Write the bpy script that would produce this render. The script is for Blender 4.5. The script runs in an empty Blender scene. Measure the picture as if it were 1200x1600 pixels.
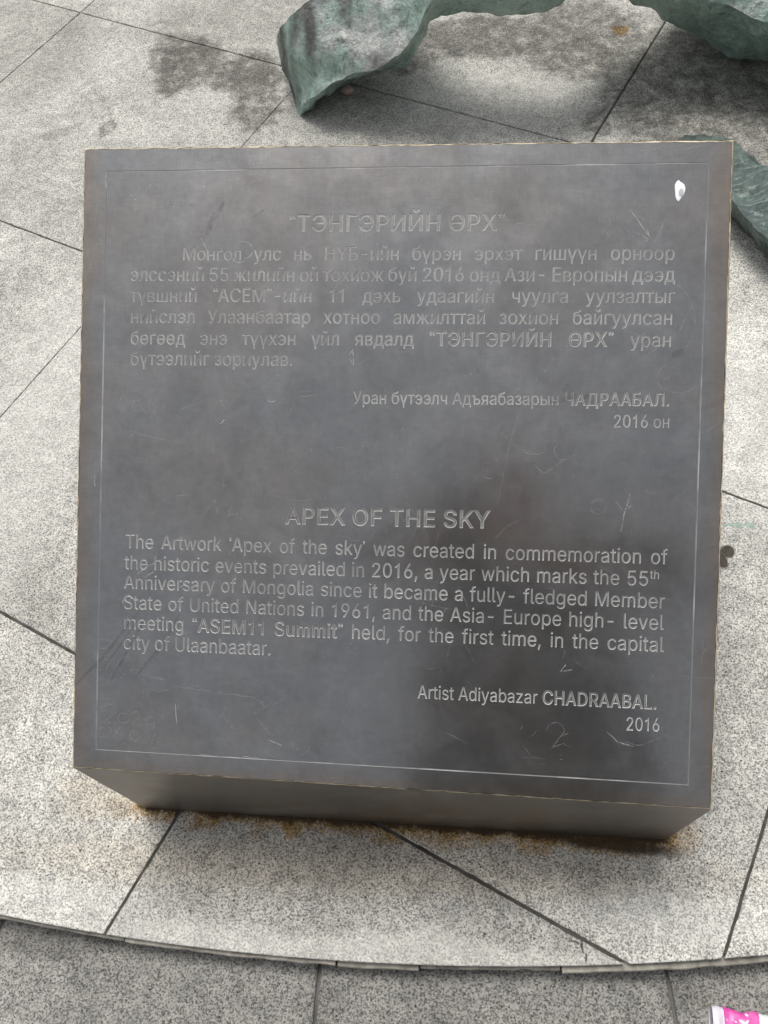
import bpy, bmesh, math, random
import numpy as np
from mathutils import Vector, Matrix, Euler
from mathutils.geometry import delaunay_2d_cdt
random.seed(7)
C = bpy.context.scene.collection
sc = bpy.context.scene
# ------------------------------------------------------------------ camera
CAM = Vector((0.376738, -0.143454, 0.997427))
ROT = Euler((0.510819, 0.076372, 0.073818), 'XYZ')
FPX = 1278.1657                     # focal length in pixels of the 1200x1600 photograph
cd = bpy.data.cameras.new('camera'); cam = bpy.data.objects.new('camera', cd); C.objects.link(cam)
cam.location = CAM; cam.rotation_euler = ROT
cd.sensor_fit = 'VERTICAL'; cd.sensor_height = 36.0; cd.lens = 36.0 * FPX / 1600.0
cd.clip_start = 0.01; cd.clip_end = 500
sc.camera = cam
# ------------------------------------------------------------------ light
SUN_EL, SUN_AZ = math.radians(68), math.radians(-24)     # azimuth from +Y, clockwise seen from above
world = bpy.data.worlds.new('World'); sc.world = world; world.use_nodes = True
wn, wl = world.node_tree.nodes, world.node_tree.links
bg = wn['Background']; sky = wn.new('ShaderNodeTexSky'); sky.sky_type = 'NISHITA'; sky.sun_disc = False
sky.sun_elevation = SUN_EL; sky.sun_rotation = SUN_AZ; sky.dust_density = 4.0; sky.air_density = 1.0; sky.ozone_density = 1.0
hs = wn.new('ShaderNodeHueSaturation'); hs.inputs['Saturation'].default_value = 0.22
wl.new(sky.outputs[0], hs.inputs['Color']); wl.new(hs.outputs[0], bg.inputs[0]); bg.inputs[1].default_value = 0.12
sd = bpy.data.lights.new('sun', 'SUN'); sd.energy = 1.5; sd.angle = math.radians(24); sd.color = (1, .965, .91)
sun = bpy.data.objects.new('sun', sd); C.objects.link(sun)
sdir = Vector((math.sin(SUN_AZ)*math.cos(SUN_EL), math.cos(SUN_AZ)*math.cos(SUN_EL), math.sin(SUN_EL)))
sun.rotation_euler = sdir.to_track_quat('Z', 'Y').to_euler()
vs = sc.view_settings; vs.view_transform = 'Standard'; vs.look = 'None'; vs.exposure = 0.4; vs.gamma = 1; vs.use_curve_mapping = False

# outlines of the letters cut into the plate, in thousandths of their size: advance width, then closed contours
GLYPHS = {",":[188,[68,71,38,-119,84,-119,137,71]],"-":[453,[114,244,114,188,337,188,337,244]],".":[188,[50,41,53,24,63,9,78,-1,95,-4,113,-1,128,9,138,24,141,41,138,59,128,73,113,83,95,87,78,83,63,73,53,59]],"0":[453,[53,178,69,113,95,62,130,24,174,1,227,-7,279,1,323,24,359,62,384,113,400,178,405,254,400,330,384,395,358,447,323,484,279,508,227,516,174,508,130,484,95,447,69,395,53,330,48,254],[123,144,113,194,109,254,113,314,123,365,140,405,163,435,192,453,227,460,261,453,290,435,313,405,330,365,340,314,344,254,340,194,330,144,313,103,290,74,261,56,227,50,192,56,163,74,140,103]],"1":[395,[194,0,257,0,257,510,217,510,185,470,137,428,78,395,78,334,122,350,163,372,194,398]],"2":[453,[130,390,139,413,153,433,172,447,196,457,224,460,273,449,293,436,308,419,317,397,320,371,311,327,282,282,234,229,64,47,64,0,389,0,389,57,153,60,267,180,336,259,371,318,381,372,376,411,361,445,337,474,306,497,268,511,225,516,182,511,143,496,111,473,86,442,71,405,66,362,127,362]],"5":[453,[83,60,108,32,140,11,178,-2,221,-7,268,-1,309,15,343,41,369,76,385,117,391,163,388,199,379,231,364,260,345,285,321,306,294,321,263,330,229,334,178,325,134,301,151,452,366,452,366,509,96,509,67,253,128,246,167,268,218,277,248,273,275,262,297,244,314,221,324,193,328,162,324,131,314,104,298,82,276,64,250,53,221,50,173,60,138,89,127,108,122,130,60,130,66,93]],"6":[453,[84,74,109,40,142,15,182,-1,226,-7,271,-2,310,14,343,39,368,73,384,112,389,157,384,201,370,240,346,271,316,295,278,309,235,314,196,307,173,293,322,509,252,509,137,340,80,239,68,199,64,162,69,115],[138,102,128,128,125,158,128,188,138,214,153,235,174,252,198,262,226,265,254,262,279,251,299,235,314,213,324,187,327,157,324,128,314,101,299,79,279,63,254,52,226,48,198,52,174,63,153,79]],"9":[453,[68,307,83,269,106,237,137,214,175,199,218,195,257,202,279,216,130,0,200,0,315,168,373,270,385,309,389,347,384,393,368,434,343,468,310,494,271,510,226,516,182,510,143,494,110,469,85,436,69,397,64,352],[129,322,125,352,129,381,138,407,154,429,174,446,199,457,226,460,254,457,279,446,299,429,314,407,324,381,327,350,324,321,314,295,299,273,279,257,254,247,226,243,199,247,174,257,154,274,138,295]],"A":[480,[16,0,85,0,135,142,344,142,395,0,463,0,276,509,201,509],[191,302,213,371,239,456,264,372,287,302,324,199,155,199]],"B":[456,[125,57,125,231,248,231,279,228,306,218,327,203,342,184,352,161,355,137,349,105,330,80,296,63,245,57],[60,509,60,0,247,0,301,4,344,18,377,39,400,67,413,100,418,136,414,173,402,203,385,227,363,245,339,257,315,267,356,286,387,320,395,344,398,374,394,410,381,442,359,469,329,491,289,504,241,509],[125,285,125,452,240,452,283,446,313,429,330,403,336,372,333,348,323,326,308,309,288,296,238,285]],"C":[510,[48,179,70,115,104,63,150,25,205,1,267,-7,305,-4,341,5,373,19,402,38,428,62,448,91,463,124,473,160,408,160,389,114,357,81,315,60,267,53,223,59,184,76,151,105,125,145,109,194,103,254,109,314,125,364,150,403,184,432,223,450,267,456,315,449,357,428,389,395,408,348,473,348,463,385,448,418,427,447,402,471,373,490,340,504,267,516,205,508,150,484,104,445,70,393,48,329,40,254]],"D":[502,[60,509,60,0,96,0,125,0,219,0,291,8,351,31,398,68,433,119,455,181,462,255,455,329,433,391,399,441,353,478,294,501,225,509,125,509,93,509],[318,81,272,63,215,57,125,57,125,452,221,452,275,446,320,428,354,399,379,361,394,312,399,255,394,198,379,149,354,110]],"E":[419,[125,57,125,229,355,229,355,286,125,286,125,452,372,452,372,509,60,509,60,0,375,0,375,57]],"F":[410,[125,0,125,221,346,221,346,278,125,278,125,452,369,452,369,509,60,509,60,0]],"H":[517,[60,0,125,0,125,232,392,232,392,0,457,0,457,509,392,509,392,289,125,289,125,509,60,509]],"K":[467,[60,509,60,0,125,0,125,167,199,243,372,0,449,0,243,289,448,509,364,509,212,344,174,303,139,261,124,242,125,334,125,509]],"L":[393,[60,509,60,0,361,0,361,57,125,57,125,509]],"M":[628,[120,416,112,457,129,408,145,361,159,321,170,291,286,0,342,0,456,291,467,322,482,363,498,409,507,457,506,413,505,369,504,327,504,291,504,0,568,0,568,509,476,509,352,187,342,158,330,121,318,83,315,73,311,84,299,123,287,159,277,187,152,509,60,509,60,0,122,0,122,291,122,328,121,372]],"N":[523,[124,328,122,384,120,431,148,381,177,331,202,290,387,0,463,0,463,509,399,509,399,195,399,157,401,108,403,76,388,107,363,151,343,183,136,509,60,509,60,0,125,0,125,291]],"O":[533,[48,179,70,115,105,63,150,25,205,1,267,-7,329,1,384,25,429,63,464,115,486,179,493,254,486,329,464,393,429,445,384,484,329,508,267,516,205,508,150,484,105,445,70,393,48,329,40,254],[125,144,109,194,103,254,109,314,125,364,151,404,184,433,223,450,267,456,310,450,349,433,383,404,408,365,425,314,430,254,425,194,408,144,383,105,349,76,310,59,267,53,223,59,184,76,151,105]],"P":[445,[60,509,60,0,125,0,125,186,235,186,289,191,332,207,366,233,390,265,404,304,409,348,404,391,390,430,366,462,332,487,289,503,235,509],[125,242,125,452,232,452,268,449,297,439,318,423,333,402,342,376,344,348,342,319,333,294,318,272,297,256,269,246,233,242]],"R":[449,[60,509,60,0,125,0,125,198,236,198,246,199,353,0,428,0,313,211,333,217,367,240,390,271,405,309,409,352,405,395,390,433,367,465,333,489,290,504,236,509],[125,255,125,452,233,452,269,449,298,440,319,425,334,405,342,380,345,352,342,324,334,300,319,281,298,267,269,258,234,255]],"S":[447,[64,60,91,31,128,9,172,-4,224,-9,278,-4,323,11,360,34,386,64,403,99,408,139,405,171,395,198,359,238,312,264,264,279,212,293,169,308,131,334,119,352,115,376,118,398,129,418,145,435,167,448,194,456,225,459,267,453,302,437,326,412,337,378,401,378,394,415,377,449,351,476,316,498,275,511,227,516,180,511,138,498,102,476,75,448,58,413,52,372,60,326,86,289,128,260,184,239,245,222,296,205,332,179,342,161,346,139,341,114,329,92,311,74,286,60,257,52,224,49,166,59,142,71,123,88,110,110,104,137,38,137,46,96]],"T":[449,[32,509,32,452,193,452,193,0,257,0,257,452,417,452,417,509]],"U":[517,[60,509,60,173,66,124,85,80,114,43,154,15,203,-2,259,-8,315,-2,363,15,403,43,433,80,451,124,457,173,457,509,393,509,393,178,389,144,377,113,357,87,331,68,298,56,259,52,220,56,187,68,160,87,141,113,128,144,124,178,124,509]],"X":[474,[18,0,91,0,182,129,206,166,225,196,237,218,250,195,268,165,292,129,382,0,456,0,276,263,446,509,374,509,298,400,272,361,252,329,238,302,223,329,204,361,178,400,104,509,29,509,200,260]],"Y":[472,[91,509,16,509,203,208,203,0,268,0,268,208,455,509,381,509,280,344,251,293,237,260,222,292,192,344]],"a":[389,[30,108,35,73,48,45,68,22,94,5,126,-5,160,-9,215,1,252,25,277,52,277,0,337,0,337,251,333,290,322,320,306,343,286,360,239,379,194,384,133,375,104,364,79,346,57,322,41,291,100,274,118,301,149,322,196,331,240,322,267,297,276,255,273,243,265,235,234,227,178,220,125,211,78,193,58,179,43,161,34,138],[92,105,95,124,103,139,134,159,175,168,200,171,231,176,259,182,276,190,276,138,272,115,263,93,248,74,228,59,202,49,170,45,130,52,102,72]],"b":[424,[53,0,112,0,118,59,138,31,172,4,198,-5,229,-8,274,-2,313,16,346,45,370,84,385,133,390,189,385,245,370,293,345,332,313,361,274,378,229,384,197,381,171,373,137,346,114,319,114,509,53,509],[125,115,116,150,113,189,116,229,125,263,140,291,161,312,188,325,220,330,253,325,280,311,301,290,316,261,325,227,328,189,325,151,316,117,301,88,279,66,253,51,220,47,188,51,162,65,140,86]],"c":[396,[34,187,40,133,56,85,82,46,117,16,159,-2,207,-8,261,-1,306,21,341,56,363,102,304,117,292,89,271,66,243,52,207,46,173,51,145,66,124,89,108,117,99,151,96,187,99,224,108,258,124,287,145,310,173,325,207,330,242,325,270,311,290,289,303,262,362,277,340,322,305,356,260,377,207,384,159,378,117,360,82,330,56,291,40,243]],"d":[424,[39,133,55,84,79,45,111,16,151,-2,195,-8,227,-5,252,4,287,31,313,59,313,0,372,0,372,509,311,509,306,319,287,346,253,373,228,381,196,384,151,378,112,361,79,332,55,293,39,245,34,189],[109,117,99,151,96,189,99,227,108,261,124,290,145,311,172,325,205,330,237,325,263,312,284,291,300,263,309,229,312,189,309,150,299,115,284,86,263,65,236,51,205,47,172,51,145,66,124,88]],"e":[404,[34,187,40,132,56,85,82,46,117,16,161,-2,212,-8,249,-5,283,4,311,19,335,39,353,63,365,91,306,105,285,73,254,53,212,46,179,50,151,61,128,80,110,106,100,139,97,169,371,169,371,194,368,242,357,282,341,315,319,341,294,361,266,374,205,384,157,378,115,359,81,329,55,290,39,242],[146,313,173,326,205,330,237,326,263,314,283,294,298,269,307,237,308,221,97,221,99,241,109,270,125,294]],"f":[254,[142,0,142,327,228,327,228,379,142,379,142,419,145,443,154,460,171,470,195,474,215,472,227,468,243,521,222,527,187,530,135,519,113,505,96,486,84,461,81,432,81,379,6,379,6,327,81,327,81,0]],"g":[425,[101,-41,51,-69,82,-110,134,-140,168,-148,207,-151,251,-147,291,-136,324,-117,350,-90,367,-54,372,-9,372,379,313,379,308,319,288,346,253,373,228,382,196,384,152,378,112,361,80,332,55,293,39,246,34,191,39,136,55,90,80,53,113,27,152,10,195,5,227,8,252,16,287,41,311,68,311,-6,304,-47,282,-75,249,-92,207,-97,154,-88,122,-66],[109,123,99,155,96,193,99,229,109,262,124,290,145,312,172,325,205,330,237,325,264,312,285,291,300,264,309,231,312,193,309,154,300,121,285,95,264,75,237,63,205,59,172,63,145,76,124,96]],"h":[410,[53,509,53,0,114,0,114,227,117,257,126,283,141,303,161,317,184,326,210,329,246,323,273,304,290,275,296,235,296,0,357,0,357,240,353,285,341,321,321,349,295,369,264,380,227,384,187,379,152,362,124,332,114,312,114,509]],"i":[167,[67,446,84,443,100,446,114,455,123,468,126,483,123,499,114,512,100,521,84,524,67,521,54,512,44,499,41,483,44,468,54,455],[53,379,53,0,114,0,114,379]],"k":[381,[114,212,114,509,53,509,53,0,114,0,114,140,156,176,294,0,372,0,201,216,360,379,284,379,121,212]],"l":[189,[53,509,53,84,58,47,74,20,101,3,139,-2,162,-1,181,3,170,54,160,53,146,52,130,54,120,62,114,99,114,509]],"m":[610,[132,346,118,323,112,295,112,379,53,379,53,0,114,0,114,238,117,266,126,289,140,307,158,320,199,330,229,326,253,311,269,288,274,260,274,0,335,0,335,247,345,290,374,320,395,328,419,330,447,326,473,313,490,289,496,254,496,0,557,0,557,255,553,296,541,328,522,354,497,372,468,383,437,386,381,375,337,343,322,321,317,308,309,331,287,361,257,380,219,386,172,376]],"n":[410,[114,0,114,227,117,257,126,283,141,303,161,317,184,326,210,329,246,323,273,304,290,275,296,235,296,0,357,0,357,240,353,285,341,321,321,349,295,369,264,380,227,384,187,379,152,362,124,332,112,307,112,379,53,379,53,0]],"o":[415,[40,133,56,85,82,46,117,16,159,-2,207,-8,256,-2,299,16,333,46,359,85,376,133,381,187,376,243,359,291,333,330,299,360,256,378,207,384,159,378,117,360,82,330,56,291,40,243,34,187],[108,117,99,151,96,187,99,224,108,258,124,287,145,310,173,325,207,330,242,325,270,310,292,287,307,258,316,224,319,187,316,151,307,117,292,89,270,66,242,51,207,46,173,51,145,66,124,89]],"p":[424,[112,319,112,379,53,379,53,-143,114,-143,118,59,138,31,173,4,198,-5,229,-8,274,-2,313,16,346,45,370,84,385,133,390,189,385,245,370,293,345,332,313,361,274,378,229,384,197,381,171,373,137,346],[125,115,116,150,113,189,116,229,125,263,140,291,161,312,188,325,220,330,253,325,280,311,301,290,316,261,325,227,328,189,325,151,316,117,301,88,279,66,253,51,220,47,188,51,162,65,140,86]],"r":[259,[112,321,112,379,53,379,53,0,114,0,114,237,117,262,126,284,140,301,159,315,182,323,207,326,230,324,243,322,243,384,229,384,213,385,181,380,152,367,130,347]],"s":[365,[62,38,84,18,112,3,145,-5,182,-8,223,-5,260,6,290,24,312,47,326,75,331,107,325,142,306,171,275,194,229,209,172,223,124,243,112,258,109,277,114,299,131,317,156,329,187,333,219,328,243,316,258,298,268,277,324,290,299,339,279,358,254,372,223,381,187,384,149,381,115,370,87,354,65,332,51,305,47,274,53,237,72,208,104,186,149,170,212,155,237,147,254,136,265,121,268,103,262,81,244,62,217,50,181,45,150,49,124,60,105,79,94,107,36,94,45,63]],"t":[227,[65,93,72,52,92,21,125,2,168,-4,192,-3,213,2,202,54,185,51,170,50,150,53,136,61,128,76,126,98,126,327,204,327,204,379,126,379,126,471,65,471,65,379,6,379,6,327,65,327]],"u":[410,[53,379,53,139,57,95,69,59,89,31,115,11,146,-1,182,-5,222,0,257,17,286,47,298,73,298,0,357,0,357,379,296,379,296,153,293,122,283,97,268,77,249,62,226,53,200,50,164,56,137,75,119,105,114,144,114,379]],"v":[389,[187,87,165,155,84,379,17,379,163,0,226,0,371,379,305,379,224,155,203,87,195,59]],"w":[567,[87,379,23,379,138,0,199,0,248,172,263,225,277,280,284,309,291,280,305,225,319,172,368,0,429,0,545,379,480,379,434,214,413,135,397,66,382,136,362,214,316,379,252,379,206,214,186,135,170,64,154,137,133,214]],"x":[379,[21,0,91,0,148,85,178,136,189,155,200,136,231,85,287,0,358,0,224,192,352,379,282,379,233,306,202,253,191,233,179,253,147,306,100,379,29,379,155,195]],"y":[389,[71,-87,61,-86,47,-139,65,-143,91,-145,139,-136,177,-107,204,-58,371,379,305,379,224,155,202,87,195,60,187,87,165,155,84,379,17,379,163,-1,151,-36,130,-74,104,-89]],"z":[380,[42,46,42,0,339,0,339,56,126,60,333,331,333,379,48,379,48,323,254,320]],"А":[480,[16,0,85,0,135,142,344,142,395,0,463,0,276,509,201,509],[191,302,213,371,239,456,264,372,287,302,324,199,155,199]],"Б":[449,[125,56,125,239,240,239,286,233,320,216,340,188,347,151,340,111,320,81,286,63,240,56],[60,509,60,0,242,0,290,5,332,18,365,41,390,71,406,108,411,151,406,192,390,228,365,256,332,278,290,291,242,295,125,295,125,452,364,452,364,509]],"Г":[401,[125,452,370,452,370,509,60,509,60,0,125,0]],"Д":[569,[94,-109,94,0,475,0,475,-109,537,-109,537,57,480,57,480,509,162,509,145,294,133,199,117,132,97,86,73,57,32,57,32,-109],[147,57,163,80,176,111,196,194,208,294,221,452,416,452,416,57]],"Е":[419,[125,57,125,229,355,229,355,286,125,286,125,452,372,452,372,509,60,509,60,0,375,0,375,57]],"И":[523,[123,108,124,157,125,195,125,509,60,509,60,0,137,0,321,290,346,331,376,381,403,429,402,384,399,328,398,291,398,0,463,0,463,509,388,509,180,183,161,151,136,107,120,75]],"Й":[523,[60,0,137,0,321,290,346,331,376,381,403,429,402,384,399,328,398,291,398,0,463,0,463,509,388,509,180,183,161,151,136,107,120,75,123,108,124,157,125,195,125,509,60,509],[164,659,167,633,177,610,192,590,212,575,236,566,262,562,289,566,313,575,333,590,348,610,358,633,361,659,316,659,312,637,301,621,284,609,262,606,241,609,223,621,212,637,208,659]],"Л":[520,[51,0,83,3,109,10,131,24,147,42,170,97,182,175,205,452,395,452,395,0,460,0,460,509,146,509,119,181,107,103,97,80,84,66,45,57,32,57,32,0]],"М":[628,[120,416,112,457,129,408,145,361,159,321,170,291,286,0,342,0,456,291,467,322,482,363,498,409,507,457,506,413,505,369,504,327,504,291,504,0,568,0,568,509,476,509,352,187,342,158,330,121,318,83,315,73,311,84,299,123,287,159,277,187,152,509,60,509,60,0,122,0,122,291,122,328,121,372]],"Н":[517,[60,0,125,0,125,232,392,232,392,0,457,0,457,509,392,509,392,289,125,289,125,509,60,509]],"Р":[445,[60,509,60,0,125,0,125,186,235,186,289,191,332,207,366,233,390,265,404,304,409,348,404,391,390,430,366,462,332,487,289,503,235,509],[125,242,125,452,232,452,268,449,297,439,318,423,333,402,342,376,344,348,342,319,333,294,318,272,297,256,269,246,233,242]],"С":[510,[48,179,70,115,104,63,150,25,205,1,267,-7,305,-4,341,5,373,19,402,38,428,62,448,91,463,124,473,160,408,160,389,114,357,81,315,60,267,53,223,59,184,76,151,105,125,145,109,194,103,254,109,314,125,364,150,403,184,432,223,450,267,456,315,449,357,428,389,395,408,348,473,348,463,385,448,418,427,447,402,471,373,490,340,504,267,516,205,508,150,484,104,445,70,393,48,329,40,254]],"Т":[449,[32,509,32,452,193,452,193,0,257,0,257,452,417,452,417,509]],"У":[437,[87,57,87,0,121,0,156,3,184,11,204,24,220,40,244,84,420,509,351,509,290,357,248,245,223,175,209,215,185,282,154,357,87,509,16,509,195,116,185,92,176,76,163,65,122,57]],"Х":[474,[18,0,91,0,182,129,206,166,225,196,237,218,250,195,268,165,292,129,382,0,456,0,276,263,446,509,374,509,298,400,272,361,252,329,238,302,223,329,204,361,178,400,104,509,29,509,200,260]],"Ч":[487,[53,352,58,301,73,260,98,229,132,207,174,194,223,190,269,193,310,203,362,227,362,0,427,0,427,509,362,509,362,288,311,261,272,251,231,247,186,253,149,272,125,305,117,353,117,509,53,509]],"Э":[510,[62,91,83,62,108,38,137,19,169,5,205,-4,243,-7,305,1,360,25,406,64,440,116,462,179,470,254,462,329,441,393,406,445,360,484,305,508,243,516,170,504,137,490,108,471,83,447,62,418,47,385,37,348,102,348,121,395,153,428,195,449,243,456,287,450,327,432,360,404,385,364,401,314,404,288,194,288,194,231,405,231,401,194,385,145,360,105,327,76,287,59,243,53,195,60,153,80,121,114,102,160,37,160,47,124]],"а":[389,[30,108,35,73,48,45,68,22,94,5,126,-5,160,-9,215,1,252,25,277,52,277,0,337,0,337,251,333,290,322,320,306,343,286,360,239,379,194,384,133,375,104,364,79,346,57,322,41,291,100,274,118,301,149,322,196,331,240,322,267,297,276,255,273,243,265,235,234,227,178,220,125,211,78,193,58,179,43,161,34,138],[92,105,95,124,103,139,134,159,175,168,200,171,231,176,259,182,276,190,276,138,272,115,263,93,248,74,228,59,202,49,170,45,130,52,102,72]],"б":[411,[99,213,110,245,128,272,151,293,179,305,211,310,242,306,268,294,289,275,304,249,313,216,316,178,313,140,303,108,287,81,266,62,240,50,208,46,176,50,148,62,126,82,109,109,99,140,96,175],[40,129,57,82,84,44,119,15,161,-2,208,-8,254,-2,295,17,329,46,355,84,372,130,377,181,372,230,357,274,334,311,304,339,269,357,229,363,197,360,167,350,118,314,85,266,93,318,107,356,127,383,155,401,192,411,238,417,304,431,324,444,338,461,346,483,349,509,294,509,290,488,273,475,238,468,159,455,127,443,101,426,79,403,62,376,41,301,34,198,34,185]],"в":[392,[111,56,111,169,232,169,259,165,279,153,291,133,295,108,291,86,279,70,259,59,232,56],[53,379,53,0,232,0,269,3,300,13,325,29,343,50,354,75,358,102,355,130,345,152,312,185,270,199,300,209,324,226,339,248,343,278,334,320,307,352,264,372,208,379],[111,324,208,324,239,320,262,310,277,294,282,273,277,251,263,234,239,224,209,220,111,220]],"г":[304,[114,323,290,323,290,379,53,379,53,0,114,0]],"д":[427,[13,-110,74,-110,74,0,353,0,353,-110,414,-110,414,56,356,56,356,379,110,379,98,231,90,164,79,116,65,82,44,56,13,56],[295,323,295,56,114,56,131,87,143,127,157,231,166,323]],"ж":[563,[174,193,21,0,95,0,223,162,252,162,252,0,313,0,313,162,342,162,469,0,543,0,390,193,541,379,468,379,342,218,313,218,313,379,252,379,252,218,221,218,95,379,23,379]],"з":[343,[73,23,101,8,134,-1,171,-4,210,-1,244,10,273,26,294,48,308,75,313,104,307,137,291,164,263,183,225,197,254,207,277,224,293,249,298,279,294,307,283,332,264,353,239,370,209,380,173,384,138,381,107,371,80,356,59,335,45,310,40,281,99,281,105,303,122,319,145,330,173,334,199,330,220,318,234,299,238,276,233,252,217,233,193,221,163,217,138,217,138,171,163,171,198,167,226,154,243,134,249,109,243,84,227,65,202,52,171,47,142,51,117,61,100,76,94,95,31,95,37,67,51,43]],"и":[411,[53,0,111,0,296,274,296,0,358,0,358,379,300,379,114,104,114,379,53,379]],"й":[411,[53,0,111,0,296,274,296,0,358,0,358,379,300,379,114,104,114,379,53,379],[155,446,179,436,205,433,232,436,256,446,276,461,291,481,301,504,304,529,259,529,255,508,244,491,227,480,205,476,184,480,166,491,155,508,151,529,107,529,110,504,120,481,135,461]],"л":[400,[6,0,27,0,65,5,94,21,115,47,129,84,143,189,149,323,286,323,286,0,348,0,348,379,91,379,84,211,78,133,67,86,48,63,20,56,6,56]],"м":[535,[113,0,113,197,113,238,113,279,112,318,112,320,118,300,135,252,156,198,240,0,294,0,377,198,399,252,415,300,423,354,422,315,422,276,421,237,421,197,421,0,482,0,482,379,390,379,303,168,289,132,278,100,270,69,268,60,265,70,257,100,246,132,232,168,144,379,53,379,53,0]],"н":[409,[53,379,53,0,114,0,114,167,295,167,295,0,356,0,356,379,295,379,295,223,114,223,114,379]],"о":[415,[40,133,56,85,82,46,117,16,159,-2,207,-8,256,-2,299,16,333,46,359,85,376,133,381,187,376,243,359,291,333,330,299,360,256,378,207,384,159,378,117,360,82,330,56,291,40,243,34,187],[108,117,99,151,96,187,99,224,108,258,124,287,145,310,173,325,207,330,242,325,270,310,292,287,307,258,316,224,319,187,316,151,307,117,292,89,270,66,242,51,207,46,173,51,145,66,124,89]],"п":[408,[114,0,114,323,294,323,294,0,355,0,355,379,53,379,53,0]],"р":[424,[112,319,112,379,53,379,53,-143,114,-143,118,59,138,31,173,4,198,-5,229,-8,274,-2,313,16,346,45,370,84,385,133,390,189,385,245,370,293,345,332,313,361,274,378,229,384,197,381,171,373,137,346],[125,115,116,150,113,189,116,229,125,263,140,291,161,312,188,325,220,330,253,325,280,311,301,290,316,261,325,227,328,189,325,151,316,117,301,88,279,66,253,51,220,47,188,51,162,65,140,86]],"с":[396,[34,187,40,133,56,85,82,46,117,16,159,-2,207,-8,261,-1,306,21,341,56,363,102,304,117,292,89,271,66,243,52,207,46,173,51,145,66,124,89,108,117,99,151,96,187,99,224,108,258,124,287,145,310,173,325,207,330,242,325,270,311,290,289,303,262,362,277,340,322,305,356,260,377,207,384,159,378,117,360,82,330,56,291,40,243]],"т":[325,[6,379,6,325,132,325,132,0,193,0,193,325,319,325,319,379]],"у":[389,[71,-87,61,-86,47,-139,65,-143,91,-145,139,-136,177,-107,204,-58,371,379,305,379,224,155,202,87,195,60,187,87,165,155,84,379,17,379,163,-1,151,-36,130,-74,104,-89]],"х":[379,[21,0,91,0,148,85,178,136,189,155,200,136,231,85,287,0,358,0,224,192,352,379,282,379,233,306,202,253,191,233,179,253,147,306,100,379,29,379,155,195]],"ч":[401,[53,379,53,258,62,197,92,153,138,127,198,118,244,122,285,130,287,131,287,0,348,0,348,379,287,379,287,189,264,182,198,175,165,180,138,195,120,221,114,258,114,379]],"ш":[572,[53,379,53,0,519,0,519,379,458,379,458,56,316,56,316,379,255,379,255,56,114,56,114,379]],"ъ":[448,[6,379,6,329,113,329,113,0,275,0,316,4,350,16,378,36,398,61,410,90,414,123,410,156,398,186,378,210,350,228,316,240,275,244,174,244,174,379,140,379,113,379],[274,56,174,56,174,187,274,187,306,183,330,169,347,148,352,121,347,95,330,74,306,61]],"ы":[511,[53,379,53,0,214,0,255,4,290,16,317,36,337,61,349,90,353,123,349,156,337,186,317,210,290,228,256,240,214,244,114,244,114,379],[214,56,114,56,114,187,214,187,245,183,270,169,286,148,292,121,286,95,270,74,245,61],[458,0,458,379,397,379,397,0]],"ь":[388,[53,379,53,0,214,0,255,4,290,16,317,36,337,61,349,90,353,123,349,156,337,186,317,210,290,228,256,240,214,244,114,244,114,379],[245,61,214,56,114,56,114,187,214,187,245,183,270,169,286,148,292,121,286,95,270,74]],"э":[396,[125,66,104,89,91,117,33,102,55,56,89,21,135,-1,188,-8,237,-2,279,16,314,46,340,85,356,133,362,187,356,243,340,291,314,330,279,360,237,378,188,384,136,377,91,356,56,322,34,277,93,262,105,289,126,311,154,325,188,330,223,325,251,310,272,287,287,258,296,224,296,218,132,218,132,163,297,163,296,151,287,117,272,89,251,66,223,51,188,46,153,52]],"я":[385,[114,211,98,231,93,259,98,288,114,309,142,322,184,326,271,326,271,194,184,194,143,198],[41,211,68,174,110,153,15,0,85,0,172,143,180,142,271,142,271,0,332,0,332,379,180,379,115,371,68,346,41,308,32,259]],"Ү":[472,[91,509,16,509,203,208,203,0,268,0,268,208,455,509,381,509,280,344,251,293,237,260,222,292,192,344]],"ү":[389,[187,87,165,155,84,379,17,379,164,-4,164,-143,225,-143,225,-4,371,379,305,379,224,155,203,87,195,59]],"Ө":[533,[40,254,48,179,70,115,105,63,150,25,205,1,267,-7,329,1,384,25,429,63,464,115,486,179,493,254,486,329,464,393,429,445,384,484,329,508,267,516,205,508,150,484,105,445,70,393,48,329],[125,144,109,194,106,227,428,227,425,194,408,144,383,105,349,76,310,59,267,53,223,59,184,76,151,105],[184,433,223,450,267,456,310,450,349,433,383,404,408,365,425,314,428,281,106,281,109,314,125,364,151,404]],"ө":[415,[34,187,40,133,56,85,82,46,117,16,159,-2,207,-8,256,-2,299,16,333,46,359,85,376,133,381,187,376,243,359,291,333,330,299,360,256,378,207,384,159,378,117,360,82,330,56,291,40,243],[108,117,99,151,98,165,317,165,316,151,307,117,292,89,270,66,242,51,207,46,173,51,145,66,124,89],[145,310,173,325,207,330,242,325,270,310,292,287,307,258,316,224,317,215,98,215,99,224,108,258,124,287]],"‘":[126,[84,511,52,493,34,465,28,431,28,372,98,372,98,442,64,442,66,465,80,485,96,491]],"’":[126,[42,372,74,390,92,418,98,452,98,511,28,511,28,441,62,441,60,418,46,398,30,392]],"“":[236,[84,511,52,493,34,465,28,431,28,372,98,372,98,442,64,442,66,465,80,485,96,491],[192,511,160,493,142,465,136,431,136,372,206,372,206,442,172,442,174,465,188,485,204,491]],"”":[236,[42,372,74,390,92,418,98,452,98,511,28,511,28,441,62,441,60,418,46,398,30,392],[150,372,182,390,200,418,206,452,206,511,136,511,136,441,170,441,168,418,154,398,138,392]]," ":[188]}

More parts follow.
